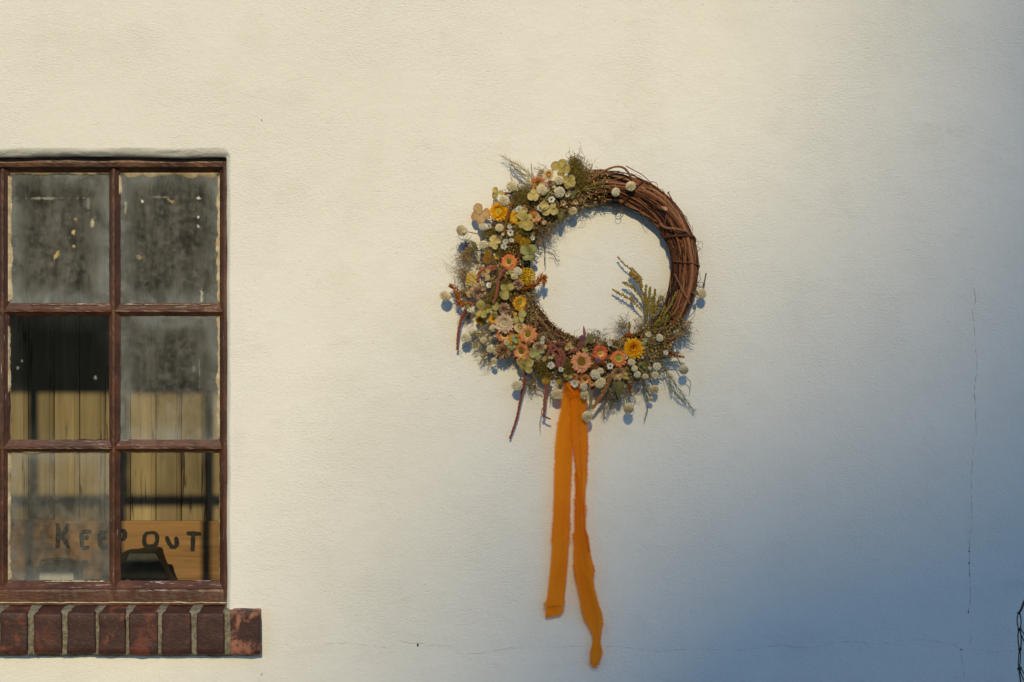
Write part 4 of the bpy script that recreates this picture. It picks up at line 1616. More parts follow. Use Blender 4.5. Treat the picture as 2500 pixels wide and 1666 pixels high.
strawflower('D', 575, 500, 190, RED, REDM, (0.80, 0.66, 0.18), ((0.34, 0.34, 0.06), (0.26, 0.26, 0.05)), 0.28, 0.014, nrm=(0.0, -1, 0.1))
strawflower('D', 768, 372, 240, GOLD, GOLDM, (0.84, 0.36, 0.008), None, 0.2, 0.012, rings=6, open_=0.8, nrm=(0.05, -1, 0.1))
strawflower('D', 570, 690, 180, (0.70, 0.42, 0.20), (0.74, 0.50, 0.26), (0.7, 0.5, 0.28), None, 0.2, 0.0, nrm=(0.3, -1, -0.5))
strawflower('A', 1460, 350, 135, (0.80, 0.66, 0.38), (0.82, 0.68, 0.38), (0.80, 0.46, 0.16), ((0.78, 0.42, 0.12), (0.7, 0.36, 0.1)), 0.22, 0.006, rings=6, open_=1.1)
strawflower('B', 1095, 940, 135, (0.80, 0.68, 0.40), (0.82, 0.70, 0.40), (0.80, 0.50, 0.18), ((0.78, 0.46, 0.14), (0.7, 0.4, 0.1)), 0.20, 0.010, rings=6, open_=1.1)
strawflower('D', 345, 430, 60, CORAL, PALEY, PALEY, extra=-0.01)
strawflower('D', 150, 770, 130, CORAL, CORALM, PALEY, extra=0.004, nrm=(0.2, -1, -0.4))
strawflower('D', 235, 820, 70, CORAL, CORALM, PALEY, extra=0.002)

# ---- globe amaranths (white balls)
BALLS = [('A', 990, 500, 135), ('A', 1590, 425, 132), ('A', 1600, 575, 155), ('A', 1375, 545, 145), ('A', 895, 690, 152), ('A', 620, 1010, 122),
         ('A', 835, 1030, 112), ('A', 350, 1060, 158), ('A', 630, 1250, 142), ('A', 1765, 815, 122), ('E', 850, 382, 118), ('E', 688, 446, 100),
         ('F', 1480, 655, 132), ('B', 145, 535, 142), ('B', 405, 1075, 142), ('B', 630, 1105, 92), ('B', 718, 1215, 112), ('B', 1060, 225, 125),
         ('B', 1025, 290, 90), ('B', 755, 945, 95), ('C', 430, 845, 152), ('C', 940, 955, 142), ('C', 1325, 1240, 138), ('C', 1430, 705, 150),
         ('C', 1492, 810, 145), ('C', 1290, 960, 120), ('C', 1280, 862, 115), ('D', 740, 550, 105), ('D', 780, 630, 95), ('D', 815, 705, 88),
         ('D', 915, 728, 82), ('D', 1045, 715, 98), ('D', 1065, 605, 108), ('D', 1030, 895, 122), ('D', 985, 1015, 72), ('D', 1410, 645, 142),
         ('D', 705, 1140, 132), ('D', 1340, 175, 122), ('D', 1100, 238, 100), ('B', 760, 1365, 82), ('C', 300, 300, 80), ('C', 125, 120, 85), ('D', 345, 660, 90)]
globe_me = [globe(0.012, CREAM, CREAM2, 1.0, 170, 1).mesh('globe_amaranth', M_PETAL), globe(0.012, (0.82, 0.72, 0.48), (0.62, 0.50, 0.28), 1.15, 170, 2).mesh('globe_amaranth', M_PETAL),
            globe(0.012, (0.80, 0.73, 0.53), (0.60, 0.51, 0.33), 0.92, 130, 3).mesh('globe_amaranth', M_PETAL)]
OUTLIER = {('A', 350): ((-0.9, -0.6, 0.35), 0.090), ('B', 145): ((-0.5, -0.8, -0.1), 0.052), ('F', 1480): ((0.5, -0.8, 0.1), 0.050), ('B', 405): ((-0.3, -0.9, -0.2), 0.05),
           ('C', 430): ((-0.2, -0.95, -0.2), 0.055), ('C', 940): ((0.0, -0.95, -0.3), 0.05), ('C', 1325): ((0.1, -0.9, -0.5), 0.060), ('D', 705): ((0.0, -0.8, -0.7), 0.060),
           ('D', 1410): ((0.3, -0.7, -0.7), 0.062), ('D', 1030): ((0.2, -0.9, -0.5), 0.045), ('D', 985): ((0.1, -0.8, -0.6), 0.04), ('D', 1340): ((0.3, -0.9, -0.1), 0.052),
           ('A', 1765): ((0.0, -0.95, -0.3), 0.055), ('E', 850): ((0.0, -0.9, -0.4), 0.086), ('E', 688): ((0.4, -0.9, -0.1), 0.084), ('B', 630): ((-0.2, -0.9, -0.3), 0.05),
           ('B', 718): ((-0.2, -0.9, -0.2), 0.05), ('B', 760): ((-0.1, -0.9, -0.4), 0.06)}
for i, (zk, x, y, d) in enumerate(BALLS):
    px, py = ZM[zk](x, y)
    sc = 5.23 if zk in 'ABCD' else (4.48 if zk == 'E' else 5.6)
    Rg = d / sc / 2 * S * 0.94
    nr, dep = OUTLIER.get((zk, x), (None, None))
    if dep is None:
        dep = depth_at(px, py, 0.010)
    q = orient(px, py, 1.0, 0.0, 0.35, nr)
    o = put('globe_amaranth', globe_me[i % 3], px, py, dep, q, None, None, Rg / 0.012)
    o.scale = (o.scale[0] * rnd.uniform(0.88, 1.08), o.scale[1] * rnd.uniform(0.88, 1.08), o.scale[2] * rnd.uniform(0.85, 1.15))
    sm = stem_to_ring(px, py, dep, q, 0)
    for v in sm.vertices:
        v.co = v.co / (Rg / 0.012)
    c = bpy.data.objects.new('stem', sm)
    COL.objects.link(c)
    c.parent = o

# ---- small white daisies
DAISIES = [('A', 975, 1090, 105, 1), ('A', 1085, 795, 115, 0), ('A', 700, 1010, 100, 0), ('A', 915, 1205, 95, 0), ('A', 985, 1190, 78, 0), ('A', 890, 1265, 105, 0),
           ('A', 1350, 775, 115, 0), ('A', 1495, 670, 110, 1), ('A', 960, 1015, 75, 0), ('B', 700, 400, 95, 2), ('C', 860, 590, 118, 0), ('C', 1165, 815, 118, 2),
           ('C', 990, 640, 85, 0), ('D', 470, 600, 105, 1), ('D', 660, 480, 90, 0), ('C', 890, 815, 105, 0), ('A', 1250, 1160, 80, 0), ('A', 1700, 610, 70, 0), ('D', 470, 310, 85, 0),
           ('B', 935, 1130, 85, 0), ('D', 20, 830, 95, 0), ('C', 1400, 270, 60, 0), ('B', 1385, 1130, 70, 0)]
dz_me = [daisy_petals(0.01, WHITE, WHITE2, 14, 3, 20, 4).mesh('white_daisy', M_PETAL), daisy_petals(0.01, WHITE, WHITE2, 15, 2, 6, 5).mesh('white_daisy', M_PETAL)]
dc_me = [disc_center(0.0026, (0.62, 0.50, 0.22), (0.70, 0.58, 0.3), 3).mesh('flower_center', M_SEED), disc_center(0.0040, (0.17, 0.07, 0.025), (0.12, 0.05, 0.02), 4).mesh('flower_center', M_SEED),
         disc_center(0.0030, (0.55, 0.38, 0.06), (0.4, 0.3, 0.06), 5).mesh('flower_center', M_SEED)]
for i, (zk, x, y, d, kd) in enumerate(DAISIES):
    px, py = ZM[zk](x, y)
    put('white_daisy', dz_me[1 if kd else 0], px, py, depth_at(px, py, 0.011), orient(px, py, 1.0, 0.0, 0.3), None,
        [('flower_center', dc_me[kd])], d / 5.23 / 2 * S / 0.01)

# small filler blooms tucked between the big ones
r4 = random.Random(21)
fill_me = [straw_petals(0.007, c[0], c[1], c[2], 4, 14, 1.1, 90 + i).mesh('small_bloom', M_PETAL) for i, c in enumerate((
    ((0.82, 0.72, 0.50), (0.84, 0.74, 0.50), (0.80, 0.62, 0.34)), ((0.86, 0.48, 0.24), (0.88, 0.60, 0.34), (0.86, 0.68, 0.34)), ((0.84, 0.50, 0.06), (0.86, 0.56, 0.10), (0.8, 0.5, 0.1)),
    ((0.66, 0.46, 0.26), (0.72, 0.54, 0.32), (0.70, 0.52, 0.28)), ((0.82, 0.78, 0.64), (0.82, 0.78, 0.64), (0.76, 0.66, 0.42))))]
for i in range(70):
    th = r4.uniform(104, 310)
    rho = r4.gauss(228 if not 140 < th < 240 else 248, 30)
    rho = max(185, min(300 if 130 < th < 250 else 272, rho))
    px, py = CX + rho * math.cos(R(th)), CY - rho * math.sin(R(th))
    put('small_bloom', fill_me[r4.choice((0, 0, 1, 2, 3, 3, 4, 4))], px, py, depth_at(px, py, -0.002), orient(px, py, 1.0, 0, 0.5), None, None, r4.uniform(0.6, 1.1))

# ---- spiky seed heads
PODS = [('B', 565, 490, 215), ('B', 1070, 392, 155), ('B', 892, 700, 168), ('B', 880, 1240, 225), ('C', 690, 490, 130), ('B', 1340, 1190, 150), ('A', 1480, 455, 90)]
pod_me = [pod(0.017, (0.24, 0.12, 0.06), (0.56, 0.36, 0.22), 130, 7).mesh('spiky_seed_head', M_SEED), pod(0.017, (0.22, 0.10, 0.045), (0.48, 0.27, 0.13), 150, 8).mesh('spiky_seed_head', M_SEED)]
for i, (zk, x, y, d) in enumerate(PODS):
    px, py = ZM[zk](x, y)
    put('spiky_seed_head', pod_me[1 if i in (3, 6) else 0], px, py, depth_at(px, py, 0.006), orient(px, py, 0.8, 0, 0.2), None, None, d / 5.23 / 2 * S / 0.017)

# ---- hydrangea florets
HYD = [('A', 1620, 275, 215, HYO, HYE, 4), ('A', 1720, 430, 205, HYO, HYY, 4), ('A', 815, 585, 160, HYO, HYT, 3), ('A', 590, 860, 270, HYT, HYTE, 4),
       ('A', 1285, 605, 165, HYY, HYO, 4), ('A', 1165, 930, 215, HYO, HYY, 4), ('A', 1470, 770, 225, HYY, HYYE, 4), ('A', 1210, 1360, 225, HYG, HYGE, 4),
       ('A', 770, 1220, 160, HYY, HYYE, 4), ('B', 610, 720, 230, HYO, HYG, 4), ('B', 795, 730, 190, HYO, HYG, 2), ('B', 945, 465, 220, HYO, HYG, 3), ('B', 690, 255, 170, HYT, HYE, 3),
       ('B', 1080, 810, 190, HYO, HYG, 3), ('B', 1320, 1260, 215, HYG, HYO, 4), ('B', 1165, 1430, 260, HYO, HYY, 4), ('C', 1100, 360, 110, HYT, HYE, 3), ('C', 1300, 395, 90, HYO, HYE, 3),
       ('B', 1035, 1085, 105, (0.28, 0.33, 0.18), HYG, 3), ('B', 590, 395, 90, HYT, HYY, 2), ('C', 360, 340, 110, HYG, HYG, 3), ('D', 900, 280, 80, (0.30, 0.36, 0.18), HYG, 3),
       ('A', 1225, 440, 90, HYO, HYE, 2), ('B', 460, 490, 150, HYT, HYYE, 3), ('A', 860, 1130, 75, HYY, HYE, 2), ('B', 960, 250, 100, HYG, HYO, 3), ('C', 870, 470, 90, HYG, HYO, 3),
       ('D', 880, 590, 120, (0.20, 0.19, 0.06), HYO, 2), ('C', 1080, 720, 120, HYO, HYE, 3), ('D', 680, 730, 100, HYO, HYE, 3)]
for i, (zk, x, y, d, c, e, n) in enumerate(HYD):
    px, py = ZM[zk](x, y)
    Rf = d / 5.23 / 2 * S
    me = hydrangea(Rf * 1.10, c, e, n, i * 1.7, 1.0 if n == 4 else 0.8)
    put('hydrangea_floret', me, px, py, depth_at(px, py, 0.012), orient(px, py, 0.9, 0, 0.25), M_LEAF, smooth=True)

# ---- yarrow clusters
YAR = [('B', 1180, 290, 230, (0.86, 0.52, 0.018), (0.55, 0.28, 0.01)), ('B', 490, 320, 190, (0.80, 0.52, 0.02), (0.42, 0.26, 0.02)), ('A', 1070, 1170, 110, (0.55, 0.30, 0.012), (0.26, 0.13, 0.01)),
       ('A', 1160, 1230, 150, (0.60, 0.34, 0.014), (0.28, 0.14, 0.01)), ('A', 680, 1350, 110, (0.52, 0.28, 0.02), (0.24, 0.12, 0.01)), ('C', 795, 780, 100, (0.72, 0.44, 0.015), (0.36, 0.2, 0.01)),
       ('C', 960, 800, 70, (0.76, 0.50, 0.02), (0.4, 0.25, 0.01)), ('B', 1110, 1180, 90, (0.66, 0.40, 0.02), (0.3, 0.2, 0.02)), ('A', 680, 1430, 120, (0.50, 0.24, 0.03), (0.26, 0.1, 0.02)), ('C', 1430, 620, 120, (0.3, 0.12, 0.02), (0.14, 0.05, 0.015))]
for i, (zk, x, y, d, c, e) in enumerate(YAR):
    px, py = ZM[zk](x, y)
    put('yarrow_cluster', yarrow(d / 5.23 / 2 * S, c, e, 110, i), px, py, depth_at(px, py, 0.004), orient(px, py, 0.9, 0, 0.2), M_SEED)


# ---- amaranth tassels: knobbly ropes
def tassel(zk, pts, width, deps, col, name='amaranth_tassel', dens=1.0):
    sc = 5.23
    P = [ZM[zk](*p) for p in pts]
    dd = deps if isinstance(deps, (list, tuple)) else [deps] * len(P)
    if len(dd) != len(P):
        dd = [lerp(dd[0], dd[-1], i / (len(P) - 1)) for i in range(len(P))]
    Q = [L(p[0], p[1], d) for p, d in zip(P, dd)]
    ln = sum((Q[i + 1] - Q[i]).length for i in range(len(Q) - 1))
    n = max(12, int(ln / 0.0016))
    C = spline([tuple(q) for q in Q], n)
    wr = width / sc / 2 * S
    m = MB()
    m.tube(C, [wr * 0.62 * lerp(1, 0.6, i / n) for i in range(n)], 6, tuple(x * 0.7 for x in col))
    for i in range(n):
        tp = lerp(1.0, 0.62, i / n)
        for k in range(int(10 * dens)):
            d = Vector((rnd.gauss(0, 1), rnd.gauss(0, 1), rnd.gauss(0, 1))).normalized()
            m.blob(Vector(C[i]) + d * wr * tp * rnd.uniform(0.6, 0.95), wr * 0.26, vary(col, 0.22))
    return m.build(name, M_SEED, wreath)


AM = (0.38, 0.135, 0.085); AMR = (0.34, 0.10, 0.055); AMT = (0.42, 0.21, 0.08)
tassel('B', [(900, 195), (850, 265), (815, 350), (808, 440), (790, 540), (755, 625)], 52, 0.092, AM)
tassel('B', [(880, 215), (940, 205), (1010, 225)], 42, 0.085, AM)
tassel('B', [(780, 160), (680, 190), (600, 220), (565, 280), (560, 350)], 60, 0.07, (0.42, 0.14, 0.07))
tassel('B', [(780, 190), (700, 220), (640, 240)], 50, 0.075, (0.42, 0.15, 0.08))
tassel('B', [(415, 685), (370, 780), (340, 850), (315, 960), (300, 1080), (293, 1215)], 54, (0.034, 0.028), AMR)
tassel('C', [(540, 700), (515, 830), (490, 950), (460, 1100), (415, 1300), (342, 1515)], 50, (0.042, 0.016), AMR)
tassel('C', [(870, 670), (835, 780), (800, 900), (785, 1030), (778, 1150), (765, 1225)], 60, (0.06, 0.045), AM)
tassel('C', [(765, 1225), (800, 1250), (855, 1270)], 34, 0.045, (0.30, 0.12, 0.06))
tassel('D', [(470, 730), (430, 840), (370, 950), (310, 1040), (248, 1130)], 66, (0.085, 0.06), AMT)
for pts in ([(840, 280), (860, 350), (830, 430), (840, 520)], [(850, 370), (920, 310), (990, 300), (1050, 310), (1080, 350)], [(870, 420), (930, 380), (990, 400), (1010, 470)],
            [(900, 440), (950, 480), (970, 560), (960, 620)], [(960, 400), (1020, 430), (1030, 520), (1000, 610)], [(860, 330), (920, 360), (980, 440), (990, 540)],
            [(1100, 420), (1150, 400), (1200, 390), (1250, 370)], [(830, 330), (880, 420), (930, 520), (940, 590)]):
    tassel('C', pts, 48, 0.088, (0.36, 0.125, 0.085))
tassel('A', [(1000, 700), (960, 790), (935, 900), (905, 1000), (895, 1100)], 44, 0.086, (0.34, 0.14, 0.03))
tassel('A', [(900, 590), (960, 590), (1020, 570)], 46, 0.05, (0.33, 0.14, 0.06))


# ---- plumes (orange celosia) and feathers
def plume(zk, pts, width, deps, col, dark, name='orange_plume', n=46):
    P = [ZM[zk](*p) for p in pts]
    dd = [lerp(deps[0], deps[1], i / (len(P) - 1)) for i in range(len(P))]
    C = [Vector(c) for c in spline([tuple(L(p[0], p[1], d)) for p, d in zip(P, dd)], n)]
    wr = width / 5.23 / 2 * S
    m = MB()
    m.tube(C, [S * 2.0 * lerp(1, 0.4, i / n) for i in range(n)], 5, dark)
    for i in range(1, n - 1):
        t = (C[i + 1] - C[i - 1]).normalized()
        prof = math.sin(math.pi * (0.10 + 0.9 * i / n)) ** 0.7
        for k in range(6):
            d = Vector((rnd.gauss(0, 1), rnd.gauss(0, 0.5), rnd.gauss(0, 1)))
            d = (d - t * d.dot(t)).normalized()
            tip = C[i] + (d * 0.8 + t * 1.0) * wr * prof * rnd.uniform(0.5, 1.5)
            sd = t.cross(d) * wr * 0.15
            mid = lerp(C[i], tip, 0.55) + d * wr * 0.08
            m.add([C[i], mid + sd, tip, mid - sd], [(0, 1, 2), (0, 2, 3)], vary(mixc(dark, col, rnd.uniform(0.4, 1)), 0.15))
    return m.build(name, M_LEAF, wreath)


OR = (0.55, 0.17, 0.012); ORD = (0.30, 0.10, 0.012)
plume('B', [(560, 645), (440, 640), (370, 640), (320, 600), (285, 500), (240, 430), (195, 402)], 120, (0.06, 0.045), OR, ORD)
plume('B', [(1120, 460), (1220, 420), (1300, 380), (1350, 320), (1385, 300), (1400, 340), (1398, 415)], 110, (0.075, 0.062), OR, ORD)
plume('B', [(1010, 530), (1120, 470), (1220, 430), (1300, 400)], 70, (0.07, 0.065), (0.36, 0.20, 0.02), (0.2, 0.12, 0.02))
plume('D', [(1050, 420), (1150, 425), (1240, 450), (1330, 470), (1415, 482)], 70, (0.06, 0.055), OR, ORD)
plume('D', [(1060, 400), (1160, 405), (1250, 420), (1350, 430)], 60, (0.065, 0.06), OR, ORD)
plume('D', [(610, 260), (650, 220), (700, 205), (740, 215)], 80, (0.06, 0.06), OR, ORD)
plume('D', [(1310, 225), (1250, 260), (1215, 300), (1200, 350)], 90, (0.06, 0.05), OR, ORD)
plume('D', [(650, 780), (690, 830), (710, 890), (728, 970)], 60, (0.05, 0.045), (0.48, 0.15, 0.012), ORD)
plume('D', [(260, 580), (330, 565), (390, 580), (420, 640)], 70, (0.085, 0.085), (0.34, 0.12, 0.02), (0.2, 0.07, 0.015))
plume('A', [(960, 790), (940, 880), (930, 960)], 80, (0.075, 0.075), (0.50, 0.2, 0.012), ORD)


# ---- wheat heads and grasses
def wheat(zk, base, tip, width, deps, col, grains=26):
    a, b = L(*ZM[zk](*base), deps[0]), L(*ZM[zk](*tip), deps[1])
    t = (b - a).normalized()
    ln = (b - a).length
    m = MB()
    bend = Vector((rnd.uniform(-1, 1), 0, rnd.uniform(-1, 1))) * ln * 0.08
    def at(f): return lerp(a, b, f) + bend * math.sin(math.pi * f)
    m.tube([at(i / 10) for i in range(11)], S * 1.0, 4, tuple(x * 0.7 for x in col))
    for i in range(grains):
        f = 0.25 + 0.75 * i / grains
        d = Vector((rnd.gauss(0, 1), rnd.gauss(0, 0.6), rnd.gauss(0, 1)))
        d = (d - t * d.dot(t)).normalized()
        p = at(f)
        g1 = p + (t * 0.9 + d * 0.45) * 0.0085
        sd = t.cross(d) * 0.0016
        mid = lerp(p, g1, 0.5) + d * 0.0012
        c = vary(col, 0.2)
        m.add([p, mid + sd, g1, mid - sd, mid + d * 0.0014], [(0, 1, 4), (1, 2, 4), (2, 3, 4), (3, 0, 4), (0, 3, 2, 1)], c)
    return m.build('wheat_ear', M_LEAF, wreath)


WH = (0.30, 0.22, 0.07)
for i in range(11):
    y0 = 470 + rnd.uniform(-40, 25)
    wheat('D', (800 + rnd.uniform(-40, 60), y0), (1180 + rnd.uniform(-120, 60), 330 + i * 17 + rnd.uniform(-15, 15)), 40, (0.055, 0.06 + rnd.uniform(-0.01, 0.015)), vary(WH, 0.25))
for i in range(5):
    wheat('D', (560 + rnd.uniform(-20, 30), 390), (610 + rnd.uniform(-30, 60), 245 + rnd.uniform(-15, 40)), 40, (0.06, 0.06), vary((0.33, 0.25, 0.08), 0.25), 16)
for i in range(6):
    wheat('D', (880 + rnd.uniform(-30, 30), 330 + rnd.uniform(-20, 20)), (1070 + rnd.uniform(-80, 40), 215 + rnd.uniform(-40, 60)), 40, (0.065, 0.06), vary((0.38, 0.32, 0.14), 0.25), 16)


def goldenrod(zk, pts, size, deps, col, dens=1.0):
    """sprig: thin stalk carrying clumps of tiny dried heads"""
    P = [ZM[zk](*p) for p in pts]
    C = [Vector(c) for c in spline([tuple(L(p[0], p[1], lerp(deps[0], deps[1], i / (len(P) - 1)))) for i, p in enumerate(P)], 30)]
    m = MB()
    m.tube(C, S * 1.0, 4, (0.22, 0.15, 0.05))
    sz = size / 5.6 / 2 * S
    for i in range(6, 30):
        pr = math.sin(math.pi * (0.12 + 0.85 * (i - 6) / 24)) ** 0.6
        for k in range(int(7 * dens)):
            d = Vector((rnd.gauss(0, 1), rnd.gauss(0, 0.7), rnd.gauss(0, 1))).normalized()
            q = C[i] + d * sz * pr * rnd.uniform(0.2, 1.0)
            m.blob(q, S * rnd.uniform(1.1, 2.2), mixc(col, (0.22, 0.15, 0.03), rnd.random() * 0.7))
    return m.build('goldenrod_sprig', M_SEED, wreath)


GR = (0.50, 0.33, 0.075)
goldenrod('F', [(740, 1040), (700, 760), (610, 520), (500, 330), (400, 240), (328, 155)], 40, (0.045, 0.028), GR, 0.8)
goldenrod('F', [(690, 700), (620, 500), (560, 420), (490, 380)], 120, (0.04, 0.036), GR, 1.6)
goldenrod('F', [(660, 560), (640, 470), (590, 400), (520, 310)], 70, (0.04, 0.036), GR)
goldenrod('F', [(730, 860), (660, 720), (560, 600), (480, 540), (400, 505)], 70, (0.045, 0.036), (0.40, 0.29, 0.06), 1.2)
goldenrod('F', [(700, 960), (640, 880), (540, 770), (430, 700), (340, 650), (262, 605)], 64, (0.04, 0.03), GR, 1.1)
goldenrod('F', [(560, 800), (530, 740), (510, 680)], 40, (0.035, 0.035), GR, 0.7)
for (x0, y0, x1, y1) in ((700, 900, 715, 540), (740, 900, 770, 570), (790, 900, 835, 600), (760, 980, 800, 700), (700, 1000, 720, 720), (780, 1020, 830, 800), (840, 960, 880, 760)):
    goldenrod('F', [(x0, y0), ((x0 + x1) / 2 + rnd.uniform(-15, 15), (y0 + y1) / 2), (x1, y1)], 56, (0.045, 0.04), (0.36, 0.28, 0.05), 1.1)
for (x0, y0, x1, y1) in ((900, 1100, 1000, 870), (860, 1080, 960, 840), (820, 1090, 900, 1010), (930, 960, 1060, 800), (960, 1100, 1010, 950), (480, 1180, 490, 1050), (1020, 900, 1120, 640)):
    goldenrod('F', [(x0, y0), ((x0 + x1) / 2, (y0 + y1) / 2), (x1, y1)], 40, (0.065, 0.075), (0.34, 0.29, 0.05), 0.5)
for (x0, y0, x1, y1) in ((1200, 800, 1420, 930), (1190, 780, 1440, 1000), (1220, 760, 1400, 860), (1150, 700, 1300, 770), (1210, 830, 1380, 1010)):
    goldenrod('B', [(x0, y0), ((x0 + x1) / 2, (y0 + y1) / 2 - 15), (x1, y1)], 26, (0.06, 0.045), (0.36, 0.20, 0.06), 0.35)


def fern(zk, pts, length, deps, col, n=34, name='feathery_grass', droop=0.35, rad=0.5):
    """fine branching grass: main stalk with hair-thin side shoots"""
    P = [ZM[zk](*p) for p in pts]
    C = [Vector(c) for c in spline([tuple(L(p[0], p[1], lerp(deps[0], deps[1], i / (len(P) - 1)))) for i, p in enumerate(P)], n)]
    m = MB()
    m.tube(C, [S * rad * 1.7 * lerp(1, 0.5, i / n) for i in range(n)], 4, col)
    ln = length / 5.23 * S
    for i in range(4, n - 1):
        t = (C[i + 1] - C[i - 1]).normalized()
        for k in range(2):
            d = Vector((rnd.gauss(0, 1), rnd.gauss(0, 0.4), rnd.gauss(0, 1)))
            d = (d - t * d.dot(t)).normalized()
            q = [C[i]]
            v = (t * 1.0 + d * 0.7).normalized()
            l2 = ln * rnd.uniform(0.4, 1.0) * (1 - 0.5 * i / n)
            for s in range(5):
                v = (v + t * 0.15 + Vector((rnd.uniform(-.25, .25), rnd.uniform(-.1, .1), rnd.uniform(-.25, .25)))).normalized()
                q.append(q[-1] + v * l2 / 5)
            for p in q:
                p.y = min(p.y, -0.003)
            m.tube(q, [S * rad, S * rad, S * rad * .9, S * rad * .8, S * rad * .7, S * rad * .5], 3, vary(col, 0.2))
    return m.build(name, M_LEAF, wreath)


fern('D', [(1110, 590), (1200, 690), (1280, 800), (1380, 940), (1450, 1060), (1530, 1175)], 150, (0.045, 0.022), (0.24, 0.24, 0.07), 44)
fern('D', [(1180, 690), (1230, 800), (1260, 900), (1330, 980), (1400, 1050)], 110, (0.04, 0.025), (0.26, 0.25, 0.09), 36)
fern('D', [(1120, 560), (1230, 545), (1320, 550), (1400, 570)], 90, (0.045, 0.04), (0.26, 0.25, 0.08), 22)
fern('D', [(1400, 700), (1460, 760), (1495, 820), (1480, 920)], 40, (0.04, 0.03), (0.27, 0.25, 0.08), 14)
fern('D', [(860, 740), (900, 860), (930, 980), (945, 1130), (905, 1290)], 90, (0.05, 0.02), (0.28, 0.25, 0.10), 34)
fern('D', [(900, 800), (940, 880), (960, 960)], 60, (0.045, 0.03), (0.28, 0.25, 0.10), 20)
fern('A', [(1280, 470), (1220, 360), (1120, 260), (1000, 190), (880, 120)], 150, (0.05, 0.03), (0.36, 0.28, 0.11), 36)
fern('A', [(1260, 420), (1150, 350), (1060, 290), (980, 220)], 140, (0.045, 0.03), (0.34, 0.26, 0.11), 32)
fern('A', [(1180, 470), (1080, 420), (1000, 360), (970, 260)], 70, (0.045, 0.03), (0.33, 0.24, 0.11), 18)
fern('A', [(1280, 430), (1250, 330), (1240, 210)], 50, (0.045, 0.03), (0.34, 0.2, 0.11), 16)
fern('D', [(1250, 110), (1340, 110), (1440, 90), (1520, 40)], 60, (0.055, 0.05), (0.30, 0.25, 0.07), 22)
fern('D', [(1330, 190), (1420, 230), (1470, 280), (1530, 320)], 60, (0.045, 0.03), (0.30, 0.25, 0.10), 18)
fern('D', [(900, 170), (1050, 130), (1180, 100), (1290, 90)], 90, (0.07, 0.07), (0.34, 0.26, 0.05), 30)
fern('D', [(980, 90), (1100, 60), (1230, -40), (1330, -90)], 90, (0.065, 0.075), (0.30, 0.22, 0.05), 26)
fern('E', [(300, 400), (420, 370), (560, 330), (770, 285)], 60, (0.075, 0.082), (0.36, 0.24, 0.06), 20)
fern('E', [(330, 410), (450, 400), (560, 375), (640, 410)], 60, (0.075, 0.085), (0.33, 0.30, 0.09), 18)
fern('B', [(800, 1010), (650, 1010), (530, 1020), (440, 1040)], 160, (0.05, 0.035), (0.32, 0.25, 0.12), 30)
fern('B', [(800, 1080), (690, 1100), (580, 1130), (500, 1170)], 160, (0.05, 0.035), (0.34, 0.28, 0.13), 30)
fern('B', [(760, 1160), (680, 1240), (630, 1330), (590, 1390)], 130, (0.045, 0.03), (0.32, 0.27, 0.12), 26)
fern('B', [(850, 1300), (780, 1350), (730, 1400)], 90, (0.045, 0.03), (0.36, 0.36, 0.16), 18)
fern('C', [(750, 1130), (735, 1240), (720, 1340), (728, 1450)], 36, (0.04, 0.02), (0.20, 0.14, 0.07), 14)
fern('C', [(870, 880), (855, 960), (850, 1050)], 40, (0.045, 0.035), (0.25, 0.24, 0.09), 12)
fern('D', [(420, 880), (400, 1000), (390, 1120), (390, 1250)], 160, (0.055, 0.03), (0.25, 0.2, 0.1), 26)
fern('D', [(440, 880), (480, 980), (480, 1080), (430, 1220)], 150, (0.055, 0.03), (0.22, 0.17, 0.08), 26)
fern('D', [(450, 850), (540, 900), (560, 980), (520, 1050)], 120, (0.055, 0.035), (0.25, 0.2, 0.1), 24)

# ---- purple thistle globes and bud
for (x, y, d, c) in ((1265, 250, 100, (0.22, 0.09, 0.12)), (1255, 325, 95, (0.27, 0.11, 0.08)), (1225, 335, 60, (0.30, 0.13, 0.04)), (1460, 530, 80, (0.24, 0.12, 0.15))):
    px, py = zC(x, y)
    put('purple_globe', globe(d / 5.23 / 2 * S, c, tuple(v * 0.7 for v in c), 1.05, 110, int(x)), px, py, depth_at(px, py, 0.008), orient(px, py, 1, -0.3, 0.2), M_PETAL)
m = MB()
bc = [L(*zC(1295, 215), 0.05), L(*zC(1292, 185), 0.05), L(*zC(1288, 150), 0.05), L(*zC(1283, 115), 0.05), L(*zC(1280, 82), 0.05)]
m.tube(bc, [1.5 * S, 4.0 * S, 3.6 * S, 2.2 * S, 0.4 * S], 7, (0.33, 0.12, 0.11))
m.build('purple_bud', M_PETAL, wreath, True)

# ---- slender leaves
def leaf(zk, a, b, width, dep, col, seed=0, name='leaf'):
    p, q = L(*ZM[zk](*a), dep[0]), L(*ZM[zk](*b), dep[1])
    t = (q - p).normalized()
    sd = t.cross(Vector((0, -1, 0))).normalized()
    ln = (q - p).length
    m = MB()
    vs, cs, fs = [], [], []
    n = 9
    w = width / 5.23 / 2 * S
    for i in range(n + 1):
        f = i / n
        ww = w * math.sin(math.pi * min(1, 0.08 + 0.92 * f)) ** 0.8 + 0.0001
        c = p + t * ln * f + sd * 0.06 * ln * math.sin(f * 5 + seed) + Vector((0, -0.1 * ln * math.sin(math.pi * f), 0))
        for s in (-1, 0, 1):
            vs.append(c + sd * ww * s + Vector((0, -0.3 * ww * abs(s), 0)))
            cs.append(vary(col, 0.12))
    for i in range(n):
        for s in (0, 1):
            k = i * 3 + s
            fs.append((k, k + 1, k + 4, k + 3))
    m.add(vs, fs, cs)
    return m.build(name, M_LEAF, wreath, True)


